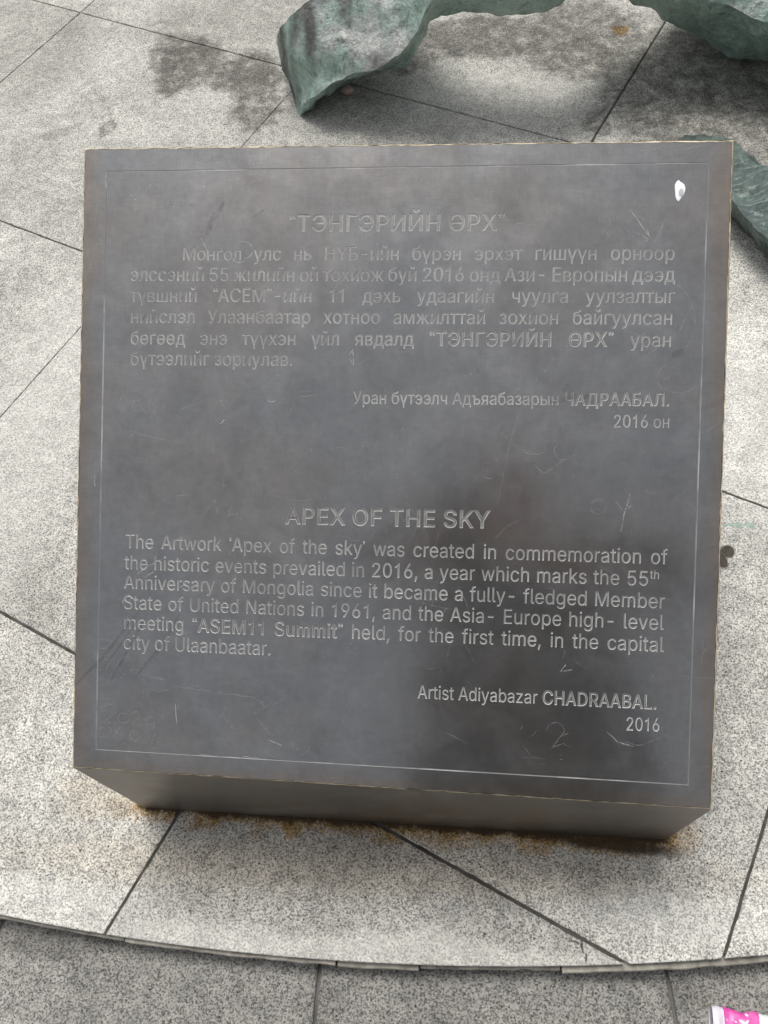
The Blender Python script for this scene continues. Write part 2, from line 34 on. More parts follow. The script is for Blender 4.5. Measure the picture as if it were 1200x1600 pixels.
# ------------------------------------------------------------------ helpers
RM = ROT.to_matrix()
def ray(u, v):
    return (RM @ Vector(((u-600)/FPX, -(v-800)/FPX, -1))).normalized()
def at(u, v, z=0.0):                 # point at height z seen at photo pixel (u, v)
    d = ray(u, v); return CAM + d*((z-CAM.z)/d.z)
T, L_, H0 = 0.522183, 0.599414, 0.205421           # slope of the plate, its length, height of the front
FO = Vector((0, 0, H0)); FU = Vector((1, 0, 0)); FV = Vector((0, math.cos(T), math.sin(T))); FN = FU.cross(FV)
def face_uv(u, v):
    d = ray(u, v); P = CAM + d*((FO-CAM).dot(FN)/d.dot(FN)); q = P-FO
    return Vector((q.dot(FU), q.dot(FV)))
def f3(uv, h=0.0): return FO + FU*uv[0] + FV*uv[1] + FN*h

def link(name, me, parent=None):
    o = bpy.data.objects.new(name, me); C.objects.link(o)
    if parent: o.parent = parent
    return o
def mesh(name, V, F, mats, parent=None, mi=None, smooth=False):
    me = bpy.data.meshes.new(name); me.from_pydata([tuple(v) for v in V], [], F)
    for m in (mats if isinstance(mats, (list, tuple)) else [mats]): me.materials.append(m)
    if mi is not None: me.polygons.foreach_set('material_index', mi)
    if smooth: me.polygons.foreach_set('use_smooth', [True]*len(F))
    me.update()
    return link(name, me, parent)
def from_bm(name, bm, mats, parent=None, smooth=False):
    me = bpy.data.meshes.new(name); bm.to_mesh(me); bm.free()
    for m in (mats if isinstance(mats, (list, tuple)) else [mats]): me.materials.append(m)
    if smooth: me.polygons.foreach_set('use_smooth', [True]*len(me.polygons))
    return link(name, me, parent)
def empty(name, loc=(0, 0, 0)):
    o = bpy.data.objects.new(name, None); C.objects.link(o); o.location = loc; return o
def tag(o, label, cat, group=None):
    o['label'] = label; o['category'] = cat
    if group: o['group'] = group
    return o
def structure(o, kind='structure'):
    o['kind'] = kind; return o

class NT:
    def __init__(s, name):
        s.m = bpy.data.materials.new(name); s.m.use_nodes = True
        s.t = s.m.node_tree; s.n = s.t.nodes; s.l = s.t.links; s.b = s.n['Principled BSDF']
    def new(s, typ, ins=None, **kw):
        n = s.n.new(typ)
        for k, v in kw.items(): setattr(n, k, v)
        for k, v in (ins or {}).items():
            if isinstance(v, bpy.types.NodeSocket): s.l.new(v, n.inputs[k])
            else: n.inputs[k].default_value = v
        return n
    def coord(s): return s.new('ShaderNodeTexCoord').outputs['Object']
    def noise(s, vec, scale, detail=4, rough=.55, dist=0): return s.new('ShaderNodeTexNoise', {'Vector': vec, 'Scale': scale, 'Detail': detail, 'Roughness': rough, 'Distortion': dist})
    def vor(s, vec, scale, feature='F1'): return s.new('ShaderNodeTexVoronoi', {'Vector': vec, 'Scale': scale}, feature=feature)
    def ramp(s, fac, stops, interp='LINEAR'):
        n = s.new('ShaderNodeValToRGB', {'Fac': fac}); cr = n.color_ramp; cr.interpolation = interp
        while len(cr.elements) > len(stops): cr.elements.remove(cr.elements[-1])
        while len(cr.elements) < len(stops): cr.elements.new(.5)
        for e, (p, c) in zip(cr.elements, stops):
            e.position = p; e.color = (c, c, c, 1) if isinstance(c, (int, float)) else (*c, 1)
        return n.outputs['Color']
    def mix(s, fac, a, b, mode='MIX'):
        n = s.new('ShaderNodeMix', data_type='RGBA', blend_type=mode)
        for sock, v in ((n.inputs[0], fac), (n.inputs[6], a), (n.inputs[7], b)):
            if isinstance(v, bpy.types.NodeSocket): s.l.new(v, sock)
            elif isinstance(v, (int, float)): sock.default_value = v if sock.type == 'VALUE' else (v, v, v, 1)
            else: sock.default_value = (*v, 1)
        return n.outputs[2]
    def math(s, op, a, b=0.0, clamp=False):
        n = s.new('ShaderNodeMath', operation=op, use_clamp=clamp)
        for i, v in enumerate((a, b)):
            if isinstance(v, bpy.types.NodeSocket): s.l.new(v, n.inputs[i])
            else: n.inputs[i].default_value = v
        return n.outputs[0]
    def mapr(s, v, a, b, c=0.0, d=1.0, smooth=True):
        return s.new('ShaderNodeMapRange', {'Value': v, 'From Min': a, 'From Max': b, 'To Min': c, 'To Max': d}, interpolation_type='SMOOTHSTEP' if smooth else 'LINEAR').outputs[0]
    def warp(s, vec, scale, amp, detail=4):
        n = s.noise(vec, scale, detail).outputs['Color']
        d = s.new('ShaderNodeVectorMath', {0: n, 1: (.5, .5, .5)}, operation='SUBTRACT').outputs[0]
        d = s.new('ShaderNodeVectorMath', {0: d, 'Scale': amp}, operation='SCALE').outputs[0]
        return s.new('ShaderNodeVectorMath', {0: vec, 1: d}, operation='ADD').outputs[0]
    def blob(s, vec, c, rx, ry, rot, strength=1.0, soft=.55):
        mp = s.new('ShaderNodeMapping', {'Vector': vec, 'Location': (c[0], c[1], 0), 'Rotation': (0, 0, rot), 'Scale': (rx, ry, 1e3)}, vector_type='TEXTURE')
        ln = s.new('ShaderNodeVectorMath', {0: mp.outputs[0]}, operation='LENGTH').outputs['Value']
        return s.mapr(ln, 1+soft*.5, 1-soft*.5, 0, strength)
    def maxall(s, L):
        r = L[0]
        for x in L[1:]: r = s.math('MAXIMUM', r, x)
        return r
    def bump(s, h, strength, dist=.001):
        s.l.new(s.new('ShaderNodeBump', {'Height': h, 'Strength': strength, 'Distance': dist}).outputs[0], s.b.inputs['Normal'])
    def set(s, **kw):
        for k, v in kw.items():
            k = k.replace('_', ' ')
            if isinstance(v, bpy.types.NodeSocket): s.l.new(v, s.b.inputs[k])
            elif isinstance(v, tuple) and len(v) == 3: s.b.inputs[k].default_value = (*v, 1)
            else: s.b.inputs[k].default_value = v

def pxblob(t, vec, u, v, ru, rv, rot_deg=0, strength=1.0, soft=.55):
    """a patch of tone on the paving: ellipse given by where it is found in the photo, turned into metres on the ground"""
    c = at(u, v); a = (at(u+ru, v)-c).length; b = (at(u, v-rv)-c).length
    return t.blob(vec, c, a, b, math.radians(rot_deg), strength, soft)

# ------------------------------------------------------------------ materials
def granite(name, mean, lower=False):
    t = NT(name); P = t.coord()
    W = t.warp(P, 520, .0028, 2)
    cell = t.vor(W, 600).outputs['Color']
    sep = t.new('ShaderNodeSeparateColor', {'Color': cell})
    n1 = t.noise(P, 490, 3, .7).outputs['Fac']
    n2 = t.noise(P, 900, 2, .65).outputs['Fac']
    v = t.math('ADD', t.math('MULTIPLY', sep.outputs[0], .30), t.math('MULTIPLY', n1, .86))
    v = t.math('ADD', v, t.math('MULTIPLY', n2, .40))
    # quartz white, feldspar grey, mica black
    col = t.ramp(t.math('MULTIPLY', v, .72), [(.34, (.085, .085, .087)), (.435, (.235, .235, .235)), (.50, (.42, .42, .414)), (.56, (.66, .66, .64)), (.625, (.97, .963, .935))])
    bigv = t.noise(P, 9, 5, .6).outputs['Fac']
    col = t.mix(1.0, col, t.ramp(bigv, [(.3, .78), (.7, 1.12)]), 'MULTIPLY')
    midv = t.noise(t.warp(P, 20, .02), 48, 4, .65).outputs['Fac']
    col = t.mix(1.0, col, t.ramp(midv, [(.32, (.80, .80, .79)), (.66, (1.14, 1.13, 1.10))]), 'MULTIPLY')
    col = t.mix(t.mapr(t.noise(P, 30, 4).outputs['Fac'], .58, .72, 0, .35), col, t.mix(1.0, col, (.80, .84, .90), 'MULTIPLY'))
    # scattered black mica grains
    vb = t.vor(P, 150); col = t.mix(t.math('MULTIPLY', t.mapr(vb.outputs['Distance'], .24, .12), t.mapr(t.new('ShaderNodeSeparateColor', {'Color': vb.outputs['Color']}).outputs[1], .90, .94)), col, (.06, .06, .06))
    tone = t.new('ShaderNodeAttribute', attribute_name='tone').outputs['Fac']
    col = t.mix(1.0, col, t.ramp(tone, [(0, .80), (1, 1.10)]), 'MULTIPLY')
    col = t.mix(1.0, col, (mean, mean*.988, mean*.955), 'MULTIPLY')
    rough = .8
    if not lower:
        Q = t.warp(P, 14, .05, 5)
        Q = t.warp(Q, 60, .016, 3); Q = t.warp(Q, 300, .012, 2)
        dirt_shade = t.maxall([pxblob(t, Q, *b) for b in DIRT_SHADE])  # stains plus the sculpture's shade, both mixed into the stone colour
        dirt_shade = t.mapr(t.math('ADD', dirt_shade, t.math('MULTIPLY', t.math('SUBTRACT', t.noise(t.warp(P, 25, .03), 38, 7, .75).outputs['Fac'], .52), 2.1)), .20, 1.05, 0, 1.0)
        grain = t.ramp(t.noise(P, 240, 3, .6).outputs['Fac'], [(.3, .75), (.62, 1.0)])
        dm = t.math('MULTIPLY', dirt_shade, grain, True)
        col = t.mix(t.math('MULTIPLY', dm, .92), col, t.mix(1.0, col, (.19, .183, .165), 'MULTIPLY'))
        grime = t.maxall([pxblob(t, Q, *b) for b in GRIME])
        col = t.mix(grime, col, t.mix(1.0, col, (.60, .595, .57), 'MULTIPLY'))
        pale = t.maxall([pxblob(t, Q, *b) for b in PALE])
        col = t.mix(pale, col, t.mix(.30, col, (.86, .85, .80)))
        rq = t.warp(P, 40, .022, 5)
        # rust and stains run out round the foot of the block; contact shade painted in
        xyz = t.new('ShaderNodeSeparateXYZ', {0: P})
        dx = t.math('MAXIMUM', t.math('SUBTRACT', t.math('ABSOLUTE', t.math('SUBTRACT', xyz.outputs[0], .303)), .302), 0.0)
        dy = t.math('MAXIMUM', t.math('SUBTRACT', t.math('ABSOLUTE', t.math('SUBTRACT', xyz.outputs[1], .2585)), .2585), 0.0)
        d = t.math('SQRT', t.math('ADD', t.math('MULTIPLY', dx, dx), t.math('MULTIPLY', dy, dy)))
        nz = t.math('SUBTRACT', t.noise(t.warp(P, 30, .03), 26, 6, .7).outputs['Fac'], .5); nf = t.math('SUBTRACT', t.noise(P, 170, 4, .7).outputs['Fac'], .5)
        rust = t.mapr(t.math('ADD', t.math('ADD', d, t.math('MULTIPLY', nz, .075)), t.math('MULTIPLY', nf, .025)), .030, .002, 0, 1.0)
        rust = t.maxall([rust]+[pxblob(t, t.warp(P, 40, .022, 5), *b) for b in RUST])
        col = t.mix(rust, col, t.mix(1.0, col, (.66, .42, .15), 'MULTIPLY'))
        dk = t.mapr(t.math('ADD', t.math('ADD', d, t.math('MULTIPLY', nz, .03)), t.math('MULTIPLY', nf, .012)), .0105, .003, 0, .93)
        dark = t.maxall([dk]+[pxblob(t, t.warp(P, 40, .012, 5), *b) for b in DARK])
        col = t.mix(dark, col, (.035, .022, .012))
        for b in TEAL:
            col = t.mix(t.math('MULTIPLY', pxblob(t, t.warp(P, 70, .015), *b), .75), col, (.12, .30, .24))
    else:
        Q = t.warp(P, 20, .05, 5)
        g = t.maxall([pxblob(t, Q, *b) for b in GRIME_LOW])
        col = t.mix(g, col, t.mix(1.0, col, (.42, .41, .40), 'MULTIPLY'))
    t.set(Base_Color=col, Roughness=rough); t.b.inputs['Specular IOR Level'].default_value = .3
    h = t.math('ADD', t.math('MULTIPLY', n1, .7), t.math('MULTIPLY', n2, .5))
    t.bump(h, .5, .0016)
    return t.m
# u, v, radius u, radius v, rotation, strength, softness
DIRT_SHADE = [(296, 98, 60, 42, 0, .95, .9), (272, 78, 44, 30, 0, .8, 1.0), (385, 114, 62, 36, 0, .95, .9), (272, 132, 26, 20, 0, .9, .9), (400, 165, 48, 42, 0, .75, 1.0),
        (172, 198, 16, 13, 0, .75, .6), (1165, 1010, 9, 7, 0, .5, .6), (60, 1180, 8, 6, 0, .5, .6), (470, 1380, 7, 5, 0, .5, .6), (1160, 720, 10, 8, 0, .45, .7), (900, 1420, 7, 5, 0, .45, .7), (165, 157, 11, 8, 0, .5, .6), (123, 172, 8, 8, 0, .4, .6), (160, 170, 8, 6, 0, .5, .6), (35, 148, 8, 5, 0, .4, .6),
        (760, 58, 150, 34, -6, .9, .6), (640, 92, 60, 20, 25, .75, .6), (905, 60, 110, 66, 0, .85, .6), (1090, 160, 135, 130, 0, .8, .45), (965, 150, 30, 60, 0, .7, .7),  # shade under and beside the sculpture, painted into the granite with damp stains
        (1180, 300, 90, 60, 0, .55, .5), (935, 190, 26, 30, 0, .7, .6), (800, 137, 15, 13, 0, .5, .5), (832, 140, 12, 9, 0, .4, .6), (500, 170, 60, 20, 20, .35, .8), (700, 200, 200, 14, -14, .3, .9)]
GRIME = [(370, 25, 130, 60, 0, .5, .8), (40, 60, 100, 80, 0, .5, .8), (600, 140, 60, 20, 0, .4, .8), (98, 205, 30, 8, 35, .55, .5), (700, 150, 320, 80, 0, .12, .9), (30, 1000, 60, 140, 0, .25, .9)]
PALE = [(540, 1480, 520, 26, 0, .8, 1.0), (1150, 640, 90, 160, 0, .6, 1.0), (60, 640, 90, 190, 0, .55, 1.0), (1100, 1440, 200, 40, 0, .6, 1.0), (60, 1400, 200, 30, 0, .5, 1.0), (760, 160, 150, 46, 0, .35, .7)]
RUST = [(1064, 1306, 28, 28, 0, .45, 1.0), (195, 1258, 44, 18, 0, .35, 1.0), (560, 1350, 520, 46, 2, .22, 1.0), (970, 48, 14, 8, 0, .9, .8), (150, 1240, 60, 40, 0, .2, 1)]
DARK = [(909, 1478, 2.2, 11, 15, .8, .7), (915, 1496, 1.8, 9, -8, .8, .7), (898, 1470, 8, 1.6, -30, .7, .8), (955, 1318, 105, 13, -4, .9, .9), (1138, 862, 11, 11, 0, .9, .4), (1128, 874, 9, 16, 0, .9, .4)]  # cracks, shade at the block's foot, and a cast shadow painted as spots
TEAL = [(1148, 821, 22, 2.2, -6, .7, .9), (1172, 822, 6, 5, 0, .6, .9)]
GRIME_LOW = [(60, 1465, 120, 22, 0, .55, .9), (1085, 1560, 40, 30, 0, .55, .9), (1050, 1535, 60, 12, 0, .4, .9), (500, 1560, 40, 100, 0, .25, 1.0)]

def plain(name, col, rough=.6, metallic=0.0, noise=None):
    t = NT(name)
    if noise:
        sc_, lo, hi = noise
        n = t.noise(t.coord(), sc_, 5, .6).outputs['Fac']
        c = t.mix(1.0, col, t.ramp(n, [(.3, lo), (.7, hi)]), 'MULTIPLY')
        t.set(Base_Color=c); t.bump(n, .3, .001)
    else: t.set(Base_Color=col)
    t.set(Roughness=rough, Metallic=metallic)
    return t.m

def bronze_plate(name, base, warm, metal, rough, framed=False):
    t = NT(name); P = t.coord()
    big = t.noise(P, 5, 5, .6).outputs['Fac']; mid = t.noise(P, 22, 5, .62, .6).outputs['Fac']; fine = t.noise(P, 140, 4, .65).outputs['Fac']
    c = t.mix(t.mapr(big, .4, .64), base, warm)
    c = t.mix(t.mapr(t.noise(t.warp(P, 12, .06), 9, 5, .65).outputs['Fac'], .52, .70, 0, .4), c, (.238, .246, .255))
    c = t.mix(t.mapr(t.noise(t.warp(P, 14, .05), 15, 6, .7).outputs['Fac'], .56, .74, 0, .35), c, (.205, .195, .183))
    if framed:                      # browner skin along the handled edges of the plate
        gx = t.new('ShaderNodeSeparateXYZ', {0: t.new('ShaderNodeTexCoord').outputs['Generated']})
        e = t.math('MINIMUM', t.math('MINIMUM', gx.outputs[0], t.math('SUBTRACT', 1.0, gx.outputs[0])), t.math('MINIMUM', gx.outputs[1], t.math('SUBTRACT', 1.0, gx.outputs[1])))
        e = t.math('ADD', e, t.math('MULTIPLY', t.math('SUBTRACT', t.noise(P, 12, 5, .65).outputs['Fac'], .5), .05))
        c = t.mix(t.mapr(e, .035, .0, 0, .7), c, (.28, .235, .195))
    c = t.mix(1.0, c, t.ramp(mid, [(.3, .88), (.7, 1.10)]), 'MULTIPLY')
    c = t.mix(1.0, c, t.ramp(fine, [(.3, .93), (.7, 1.07)]), 'MULTIPLY')
    # rubbed, faintly chalky haze of fine scratches
    st = t.new('ShaderNodeMapping', {'Vector': P, 'Scale': (900, 60, 60)}).outputs[0]
    brush = t.noise(st, 1, 2, .6).outputs['Fac']
    st2 = t.new('ShaderNodeMapping', {'Vector': P, 'Scale': (60, 900, 900)}).outputs[0]
    brush2 = t.noise(st2, 1, 2, .6).outputs['Fac']
    bb = t.math('ADD', brush, brush2)
    c = t.mix(1.0, c, t.ramp(t.math('MULTIPLY', bb, .5), [(.36, .95), (.64, 1.05)]), 'MULTIPLY')
    sm = t.mapr(t.noise(t.warp(P, 8, .08), 11, 6, .7).outputs['Fac'], .48, .80, 0, .15)
    c = t.mix(sm, c, (.33, .34, .345))
    sp = t.vor(P, 210); spm = t.math('MULTIPLY', t.mapr(sp.outputs['Distance'], .16, .05), t.mapr(t.new('ShaderNodeSeparateColor', {'Color': sp.outputs['Color']}).outputs[0], .86, .9))
    spm = t.math('MULTIPLY', spm, t.mapr(t.noise(P, 14, 3).outputs['Fac'], .5, .62))
    c = t.mix(t.math('MULTIPLY', spm, .7), c, (.6, .6, .58))
    r = t.math('ADD', t.mapr(mid, .3, .7, rough-.02, rough+.04), t.math('MULTIPLY', sm, .5))
    t.set(Base_Color=c, Roughness=r, Metallic=metal)
    h = t.math('ADD', t.math('MULTIPLY', bb, .3), t.math('MULTIPLY', fine, .5))
    t.bump(h, .06, .0006)
    return t.m

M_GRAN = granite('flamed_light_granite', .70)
M_GRANL = granite('grey_granite', .385, True)
M_JOINT = plain('joint_mortar', (.068, .064, .056), .95, 0, (60, .4, 1.6))
M_EDGE = plain('weathered_stone_edge', (.33, .31, .265), .9, 0, (75, .5, 1.25))
M_FACE = bronze_plate('dark_bronze_plate', (.275, .276, .276), (.282, .269, .256), .83, .175, True)
M_SIDE = bronze_plate('dark_bronze_side', (.105, .096, .084), (.15, .118, .088), .6, .36)
M_BRASS = plain('worn_brass_edge', (.80, .67, .45), .45, .35, (90, .45, 1.35))
M_GAP = plain('rusty_plinth', (.035, .024, .016), .9, 0, (60, .5, 1.6))

def letter_mat():
    t = NT('cut_bronze_letters'); P = t.coord()
    n = t.noise(P, 26, 4, .6).outputs['Fac']; f = t.noise(P, 420, 3, .6).outputs['Fac']
    c = t.mix(t.mapr(n, .36, .62), (.46, .46, .452), (.62, .62, .605))
    w = t.math('MULTIPLY', t.mapr(f, .60, .68), t.mapr(t.noise(P, 33, 3).outputs['Fac'], .50, .60))
    c = t.mix(w, c, (.85, .85, .82))
    t.set(Base_Color=c, Roughness=.55, Metallic=.25)
    return t.m
M_CHAMF = letter_mat()
M_FLOOR = plain('cut_bronze_floor', (.21, .208, .203), .5, .5, (80, .7, 1.35))
M_WHITE = plain('white_paint', (.85, .86, .86), .6)

def scratch_mat(name, alpha, col):
    t = NT(name); P = t.coord(); n = t.noise(P, 160, 3, .7).outputs['Fac']
    a = t.mapr(n, .35, .62, alpha*.25, alpha)
    t.set(Base_Color=col, Roughness=.6, Alpha=a)
    return t.m
M_SCR = scratch_mat('bright_scratch', .48, (.62, .62, .60)); M_SCRF = scratch_mat('faint_scratch', .21, (.5, .51, .51)); M_SMEAR = scratch_mat('dark_smear', .17, (.045, .045, .05))

def patina(name, cols, streak=False):
    t = NT(name); P = t.coord()
    a = t.noise(t.warp(P, 9, .10), 7, 6, .62).outputs['Fac']; b = t.noise(t.warp(P, 25, .03), 26, 6, .65).outputs['Fac']; f = t.noise(P, 160, 4, .65).outputs['Fac']
    c = t.mix(t.mapr(a, .40, .60), cols[0], cols[1])
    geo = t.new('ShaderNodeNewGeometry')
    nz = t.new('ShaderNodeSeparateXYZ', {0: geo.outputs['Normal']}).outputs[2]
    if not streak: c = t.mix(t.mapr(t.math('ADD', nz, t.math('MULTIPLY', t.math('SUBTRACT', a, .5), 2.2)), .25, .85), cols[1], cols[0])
    c = t.mix(t.mapr(b, .50, .70, 0, .7), c, cols[2])
    c = t.mix(t.mapr(t.noise(t.warp(P, 15, .1), 12, 5).outputs['Fac'], .60, .72, 0, .8), c, cols[3])
    m2 = t.noise(t.warp(P, 60, .02), 70, 6, .75).outputs['Fac']
    c = t.mix(1.0, c, t.ramp(m2, [(.34, .62), (.50, 1.0), (.68, 1.22)]), 'MULTIPLY')
    drip = t.noise(t.new('ShaderNodeMapping', {'Vector': t.warp(P, 20, .02), 'Scale': (70, 70, 9)}).outputs[0], 1, 4, .65).outputs['Fac']
    c = t.mix(t.mapr(drip, .56, .70, 0, .5), c, (.44, .50, .46)); c = t.mix(t.mapr(drip, .44, .32, 0, .5), c, (.10, .12, .105))
    c = t.mix(1.0, c, t.ramp(f, [(.3, .78), (.7, 1.2)]), 'MULTIPLY')
    if streak:
        mp = t.new('ShaderNodeMapping', {'Vector': t.warp(P, 12, .05), 'Rotation': (0, 0, .9), 'Scale': (20, 260, 60)}).outputs[0]
        s_ = t.mapr(t.noise(mp, 1, 3, .6).outputs['Fac'], .54, .66, 0, .6)
        c = t.mix(s_, c, (.24, .30, .27))
    if not streak:
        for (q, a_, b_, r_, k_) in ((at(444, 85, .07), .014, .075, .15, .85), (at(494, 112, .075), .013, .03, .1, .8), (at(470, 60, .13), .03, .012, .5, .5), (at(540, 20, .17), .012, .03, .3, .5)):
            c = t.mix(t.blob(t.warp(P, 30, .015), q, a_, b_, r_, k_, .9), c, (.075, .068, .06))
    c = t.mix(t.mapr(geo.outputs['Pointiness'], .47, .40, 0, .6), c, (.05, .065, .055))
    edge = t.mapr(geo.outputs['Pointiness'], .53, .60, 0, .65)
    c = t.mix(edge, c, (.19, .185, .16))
    t.set(Base_Color=c, Roughness=t.mapr(m2, .35, .65, .30, .58), Metallic=.25)
    fc = t.vor(t.warp(P, 18, .03), 15).outputs['Distance']; fc2 = t.vor(t.warp(P, 40, .02), 44).outputs['Distance']
    h = t.math('ADD', t.math('MULTIPLY', fc, 1.5), t.math('MULTIPLY', fc2, .6))
    t.bump(t.math('ADD', t.math('ADD', t.math('MULTIPLY', b, .8), t.math('ADD', t.math('MULTIPLY', f, .45), t.math('MULTIPLY', m2, .8))), h), .75, .006)
    return t.m
M_PAT = patina('verdigris_bronze', [(.47, .475, .46), (.33, .45, .395), (.27, .38, .33), (.13, .12, .11)])
M_FIN = patina('dark_green_bronze', [(.12, .15, .14), (.08, .115, .105), (.14, .175, .16), (.045, .06, .055)], True)

# ------------------------------------------------------------------ the setting: round granite platform, its edge, lower pavement
CX, CY, R0 = .2, 3.109, 3.2531
TH = math.radians(-24.1); E1 = Vector((math.cos(TH), math.sin(TH))); E2 = Vector((-math.sin(TH), math.cos(TH)))
SP = .5995
OFF2 = [.7152, .1132]               # joint offsets of both families of lines
STEP = .034
def lines(off, lo, hi):
    k0 = math.floor((lo-off)/SP); return [off+SP*k for k in range(k0, math.ceil((hi-off)/SP)+1)]
def clip(poly, n, d):               # keep n.p <= d
    out = []
    for i in range(len(poly)):
        a, b = poly[i], poly[(i+1) % len(poly)]; da, db = a.dot(n)-d, b.dot(n)-d
        if da <= 0: out.append(a)
        if (da < 0 < db) or (db < 0 < da): out.append(a.lerp(b, da/(da-db)))
    return out
disc = [Vector((CX+R0*math.cos(2*math.pi*i/1440), CY+R0*math.sin(2*math.pi*i/1440))) for i in range(1440)]
def slab_mesh(polys, z, th, gap, bev, chip=True):
    V, F, tones = [], [], []
    for poly in polys:
        P = [poly[0]]
        for q in poly[1:]:
            if (q-P[-1]).length > 3e-3: P.append(q)
        if (P[0]-P[-1]).length < 3e-3: P.pop()
        if len(P) < 3: continue
        if chip:
            Q = []
            for a, b in zip(P, P[1:]+P[:1]):
                m = max(1, int((b-a).length/.009)); e = (b-a).normalized(); nn = Vector((-e.y, e.x))
                Q.append(a)
                for k in range(1, m): Q.append(a.lerp(b, k/m)+nn*max(0, random.gauss(.0001, .00035)*(3 if random.random() < .05 else 1)))
            P = Q
        n = len(P)
        def inset(w):
            o = []
            for i in range(n):
                a, b, c = P[i-1], P[i], P[(i+1) % n]
                e1 = (b-a).normalized(); e2 = (c-b).normalized(); n1 = Vector((-e1.y, e1.x)); n2 = Vector((-e2.y, e2.x))
                m = n1+n2; m /= max(m.length_squared/2, .15)
                o.append(b+m*w)
            return o
        tn = random.random(); b0 = len(V); I0, I1 = inset(gap), inset(gap+bev)
        V += [(q.x, q.y, z) for q in I1]+[(q.x, q.y, z-bev*.8) for q in I0]+[(q.x, q.y, z-th) for q in I0]
        cen = sum(I1, Vector((0, 0)))/n; V.append((cen.x, cen.y, z)); ci = len(V)-1
        for i in range(n): F.append([b0+i, b0+(i+1) % n, ci]); tones.append(tn)
        for k in (0, 1):
            for i in range(n):
                j = (i+1) % n
                F.append([b0+k*n+j, b0+k*n+i, b0+(k+1)*n+i, b0+(k+1)*n+j]); tones.append(tn)
    return V, F, tones
def slabs(name, polys, z, th, gap, bev, mat):
    V, F, tones = slab_mesh(polys, z, th, gap, bev)
    o = mesh(name, V, F, mat)
    at_ = o.data.attributes.new('tone', 'FLOAT', 'FACE'); at_.data.foreach_set('value', tones)
    return structure(o)
cells = []
def WJ(fam, off):                   # half width of one joint
    k = round((off-(.0437 if fam == 'a' else .1132))/SP)
    return {('a', 0): .0015, ('a', 1): .0014, ('a', -1): .0004, ('a', -2): .0008, ('b', 0): .0016, ('b', 1): .0011, ('b', 2): .0009}.get((fam, k), .001)
ctr = Vector((CX, CY)); a0, b0 = ctr.dot(E1), ctr.dot(E2)
# E2 offsets: lines B, D, G; E1 offsets: lines A, C, F, I  (their normal pointing along +E1)
LB = lines(OFF2[1], b0-R0, b0+R0); LA = lines(.0437, a0-R0, a0+R0)
for i in range(len(LA)-1):
    for j in range(len(LB)-1):
        p = disc
        for n, d in ((-E1, -LA[i]-WJ('a', LA[i])), (E1, LA[i+1]-WJ('a', LA[i+1])), (-E2, -LB[j]-WJ('b', LB[j])), (E2, LB[j+1]-WJ('b', LB[j+1]))):
            p = clip(p, n, d)
            if len(p) < 3: break
        if len(p) >= 3: cells.append(p)
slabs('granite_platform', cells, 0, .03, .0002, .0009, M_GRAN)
bm = bmesh.new()
vv = [bm.verts.new((CX+(R0-.004)*math.cos(2*math.pi*i/720), CY+(R0-.004)*math.sin(2*math.pi*i/720), -.0022)) for i in range(720)]; bm.faces.new(vv)
structure(from_bm('joint_bed', bm, M_JOINT))
# broken mortar and thin stone slips under the edge of the platform
def kerb():
    V, F = [], []
    rnd = random.Random(5); a = math.radians(-130)
    while a < math.radians(-50):
        near = abs(a+math.pi/2) < .26
        ln = rnd.choice([.05, .09, .12, .15, .21, .24])/R0; out = rnd.uniform(.0015, .0068) if near else .006
        top = -.007-rnd.uniform(0, .004); n = max(3, int(ln*R0/.012)); b = len(V)
        for k in range(n+1):
            t = a+(ln-.0006)*k/n; j = rnd.gauss(0, .0004)-(rnd.uniform(0, .003) if rnd.random() < .05 else 0)
            for rr, z in ((R0-.03, top), (R0+out+j-.001, top), (R0+out+j, top-.0015), (R0+out+j+rnd.gauss(0, .0005), -STEP)):
                V.append((CX+rr*math.cos(t), CY+rr*math.sin(t), z))
            if k: 
                for q in range(3):
                    F.append([b+(k-1)*4+q, b+(k-1)*4+q+1, b+k*4+q+1, b+k*4+q])
        a += ln
    return V, F
structure(mesh('platform_kerb', *kerb(), M_EDGE))
bm = bmesh.new()
ri = [bm.verts.new((CX+(R0-.012)*math.cos(t*math.pi/360), CY+(R0-.012)*math.sin(t*math.pi/360), -.014)) for t in range(720)]
ro = [bm.verts.new((v.co.x, v.co.y, -STEP-.01)) for v in ri]
for i in range(720): bm.faces.new((ri[i], ro[i], ro[(i+1) % 720], ri[(i+1) % 720]))
structure(from_bm('platform_core', bm, M_EDGE))
# lower pavement: rings of slabs with radial joints
ang = [math.atan2(*(at(u, v, -STEP).xy-ctr)) for u, v in ((496, 1545), (1049, 1555))]
da = abs(ang[1]-ang[0])
da = da if da < 1 else 2*math.pi-da
nring = max(1, round(2*math.pi/da)); polys = []
for ring in range(3):
    r1 = R0-.03 if ring == 0 else R0+.9*ring; r2 = R0+.9*(ring+1)
    base = ang[1]-da*(nring//2)+(.5*da if ring % 2 else 0)
    for k in range(nring-1):
        s0, s1 = base+da*k, base+da*(k+1)
        f_ = lambda s, r: Vector((CX+r*math.sin(s), CY+r*math.cos(s)))
        pts = [f_(s0+(s1-s0)*i/10, r1) for i in range(11)]+[f_(s1-(s1-s0)*i/10, r2) for i in range(11)]
        ar = sum(pts[i].x*pts[(i+1) % len(pts)].y-pts[(i+1) % len(pts)].x*pts[i].y for i in range(len(pts)))
        polys.append(pts if ar > 0 else pts[::-1])
slabs('lower_pavement', polys, -STEP, .03, .0019, .0015, M_GRANL)
bm = bmesh.new(); bm.faces.new([bm.verts.new((60*math.cos(i*math.pi/32), 60*math.sin(i*math.pi/32), -STEP-.004)) for i in range(64)])
g = from_bm('ground', bm, plain('ground_grey', (.12, .118, .11), .9, 0, (30, .6, 1.4))); structure(g)

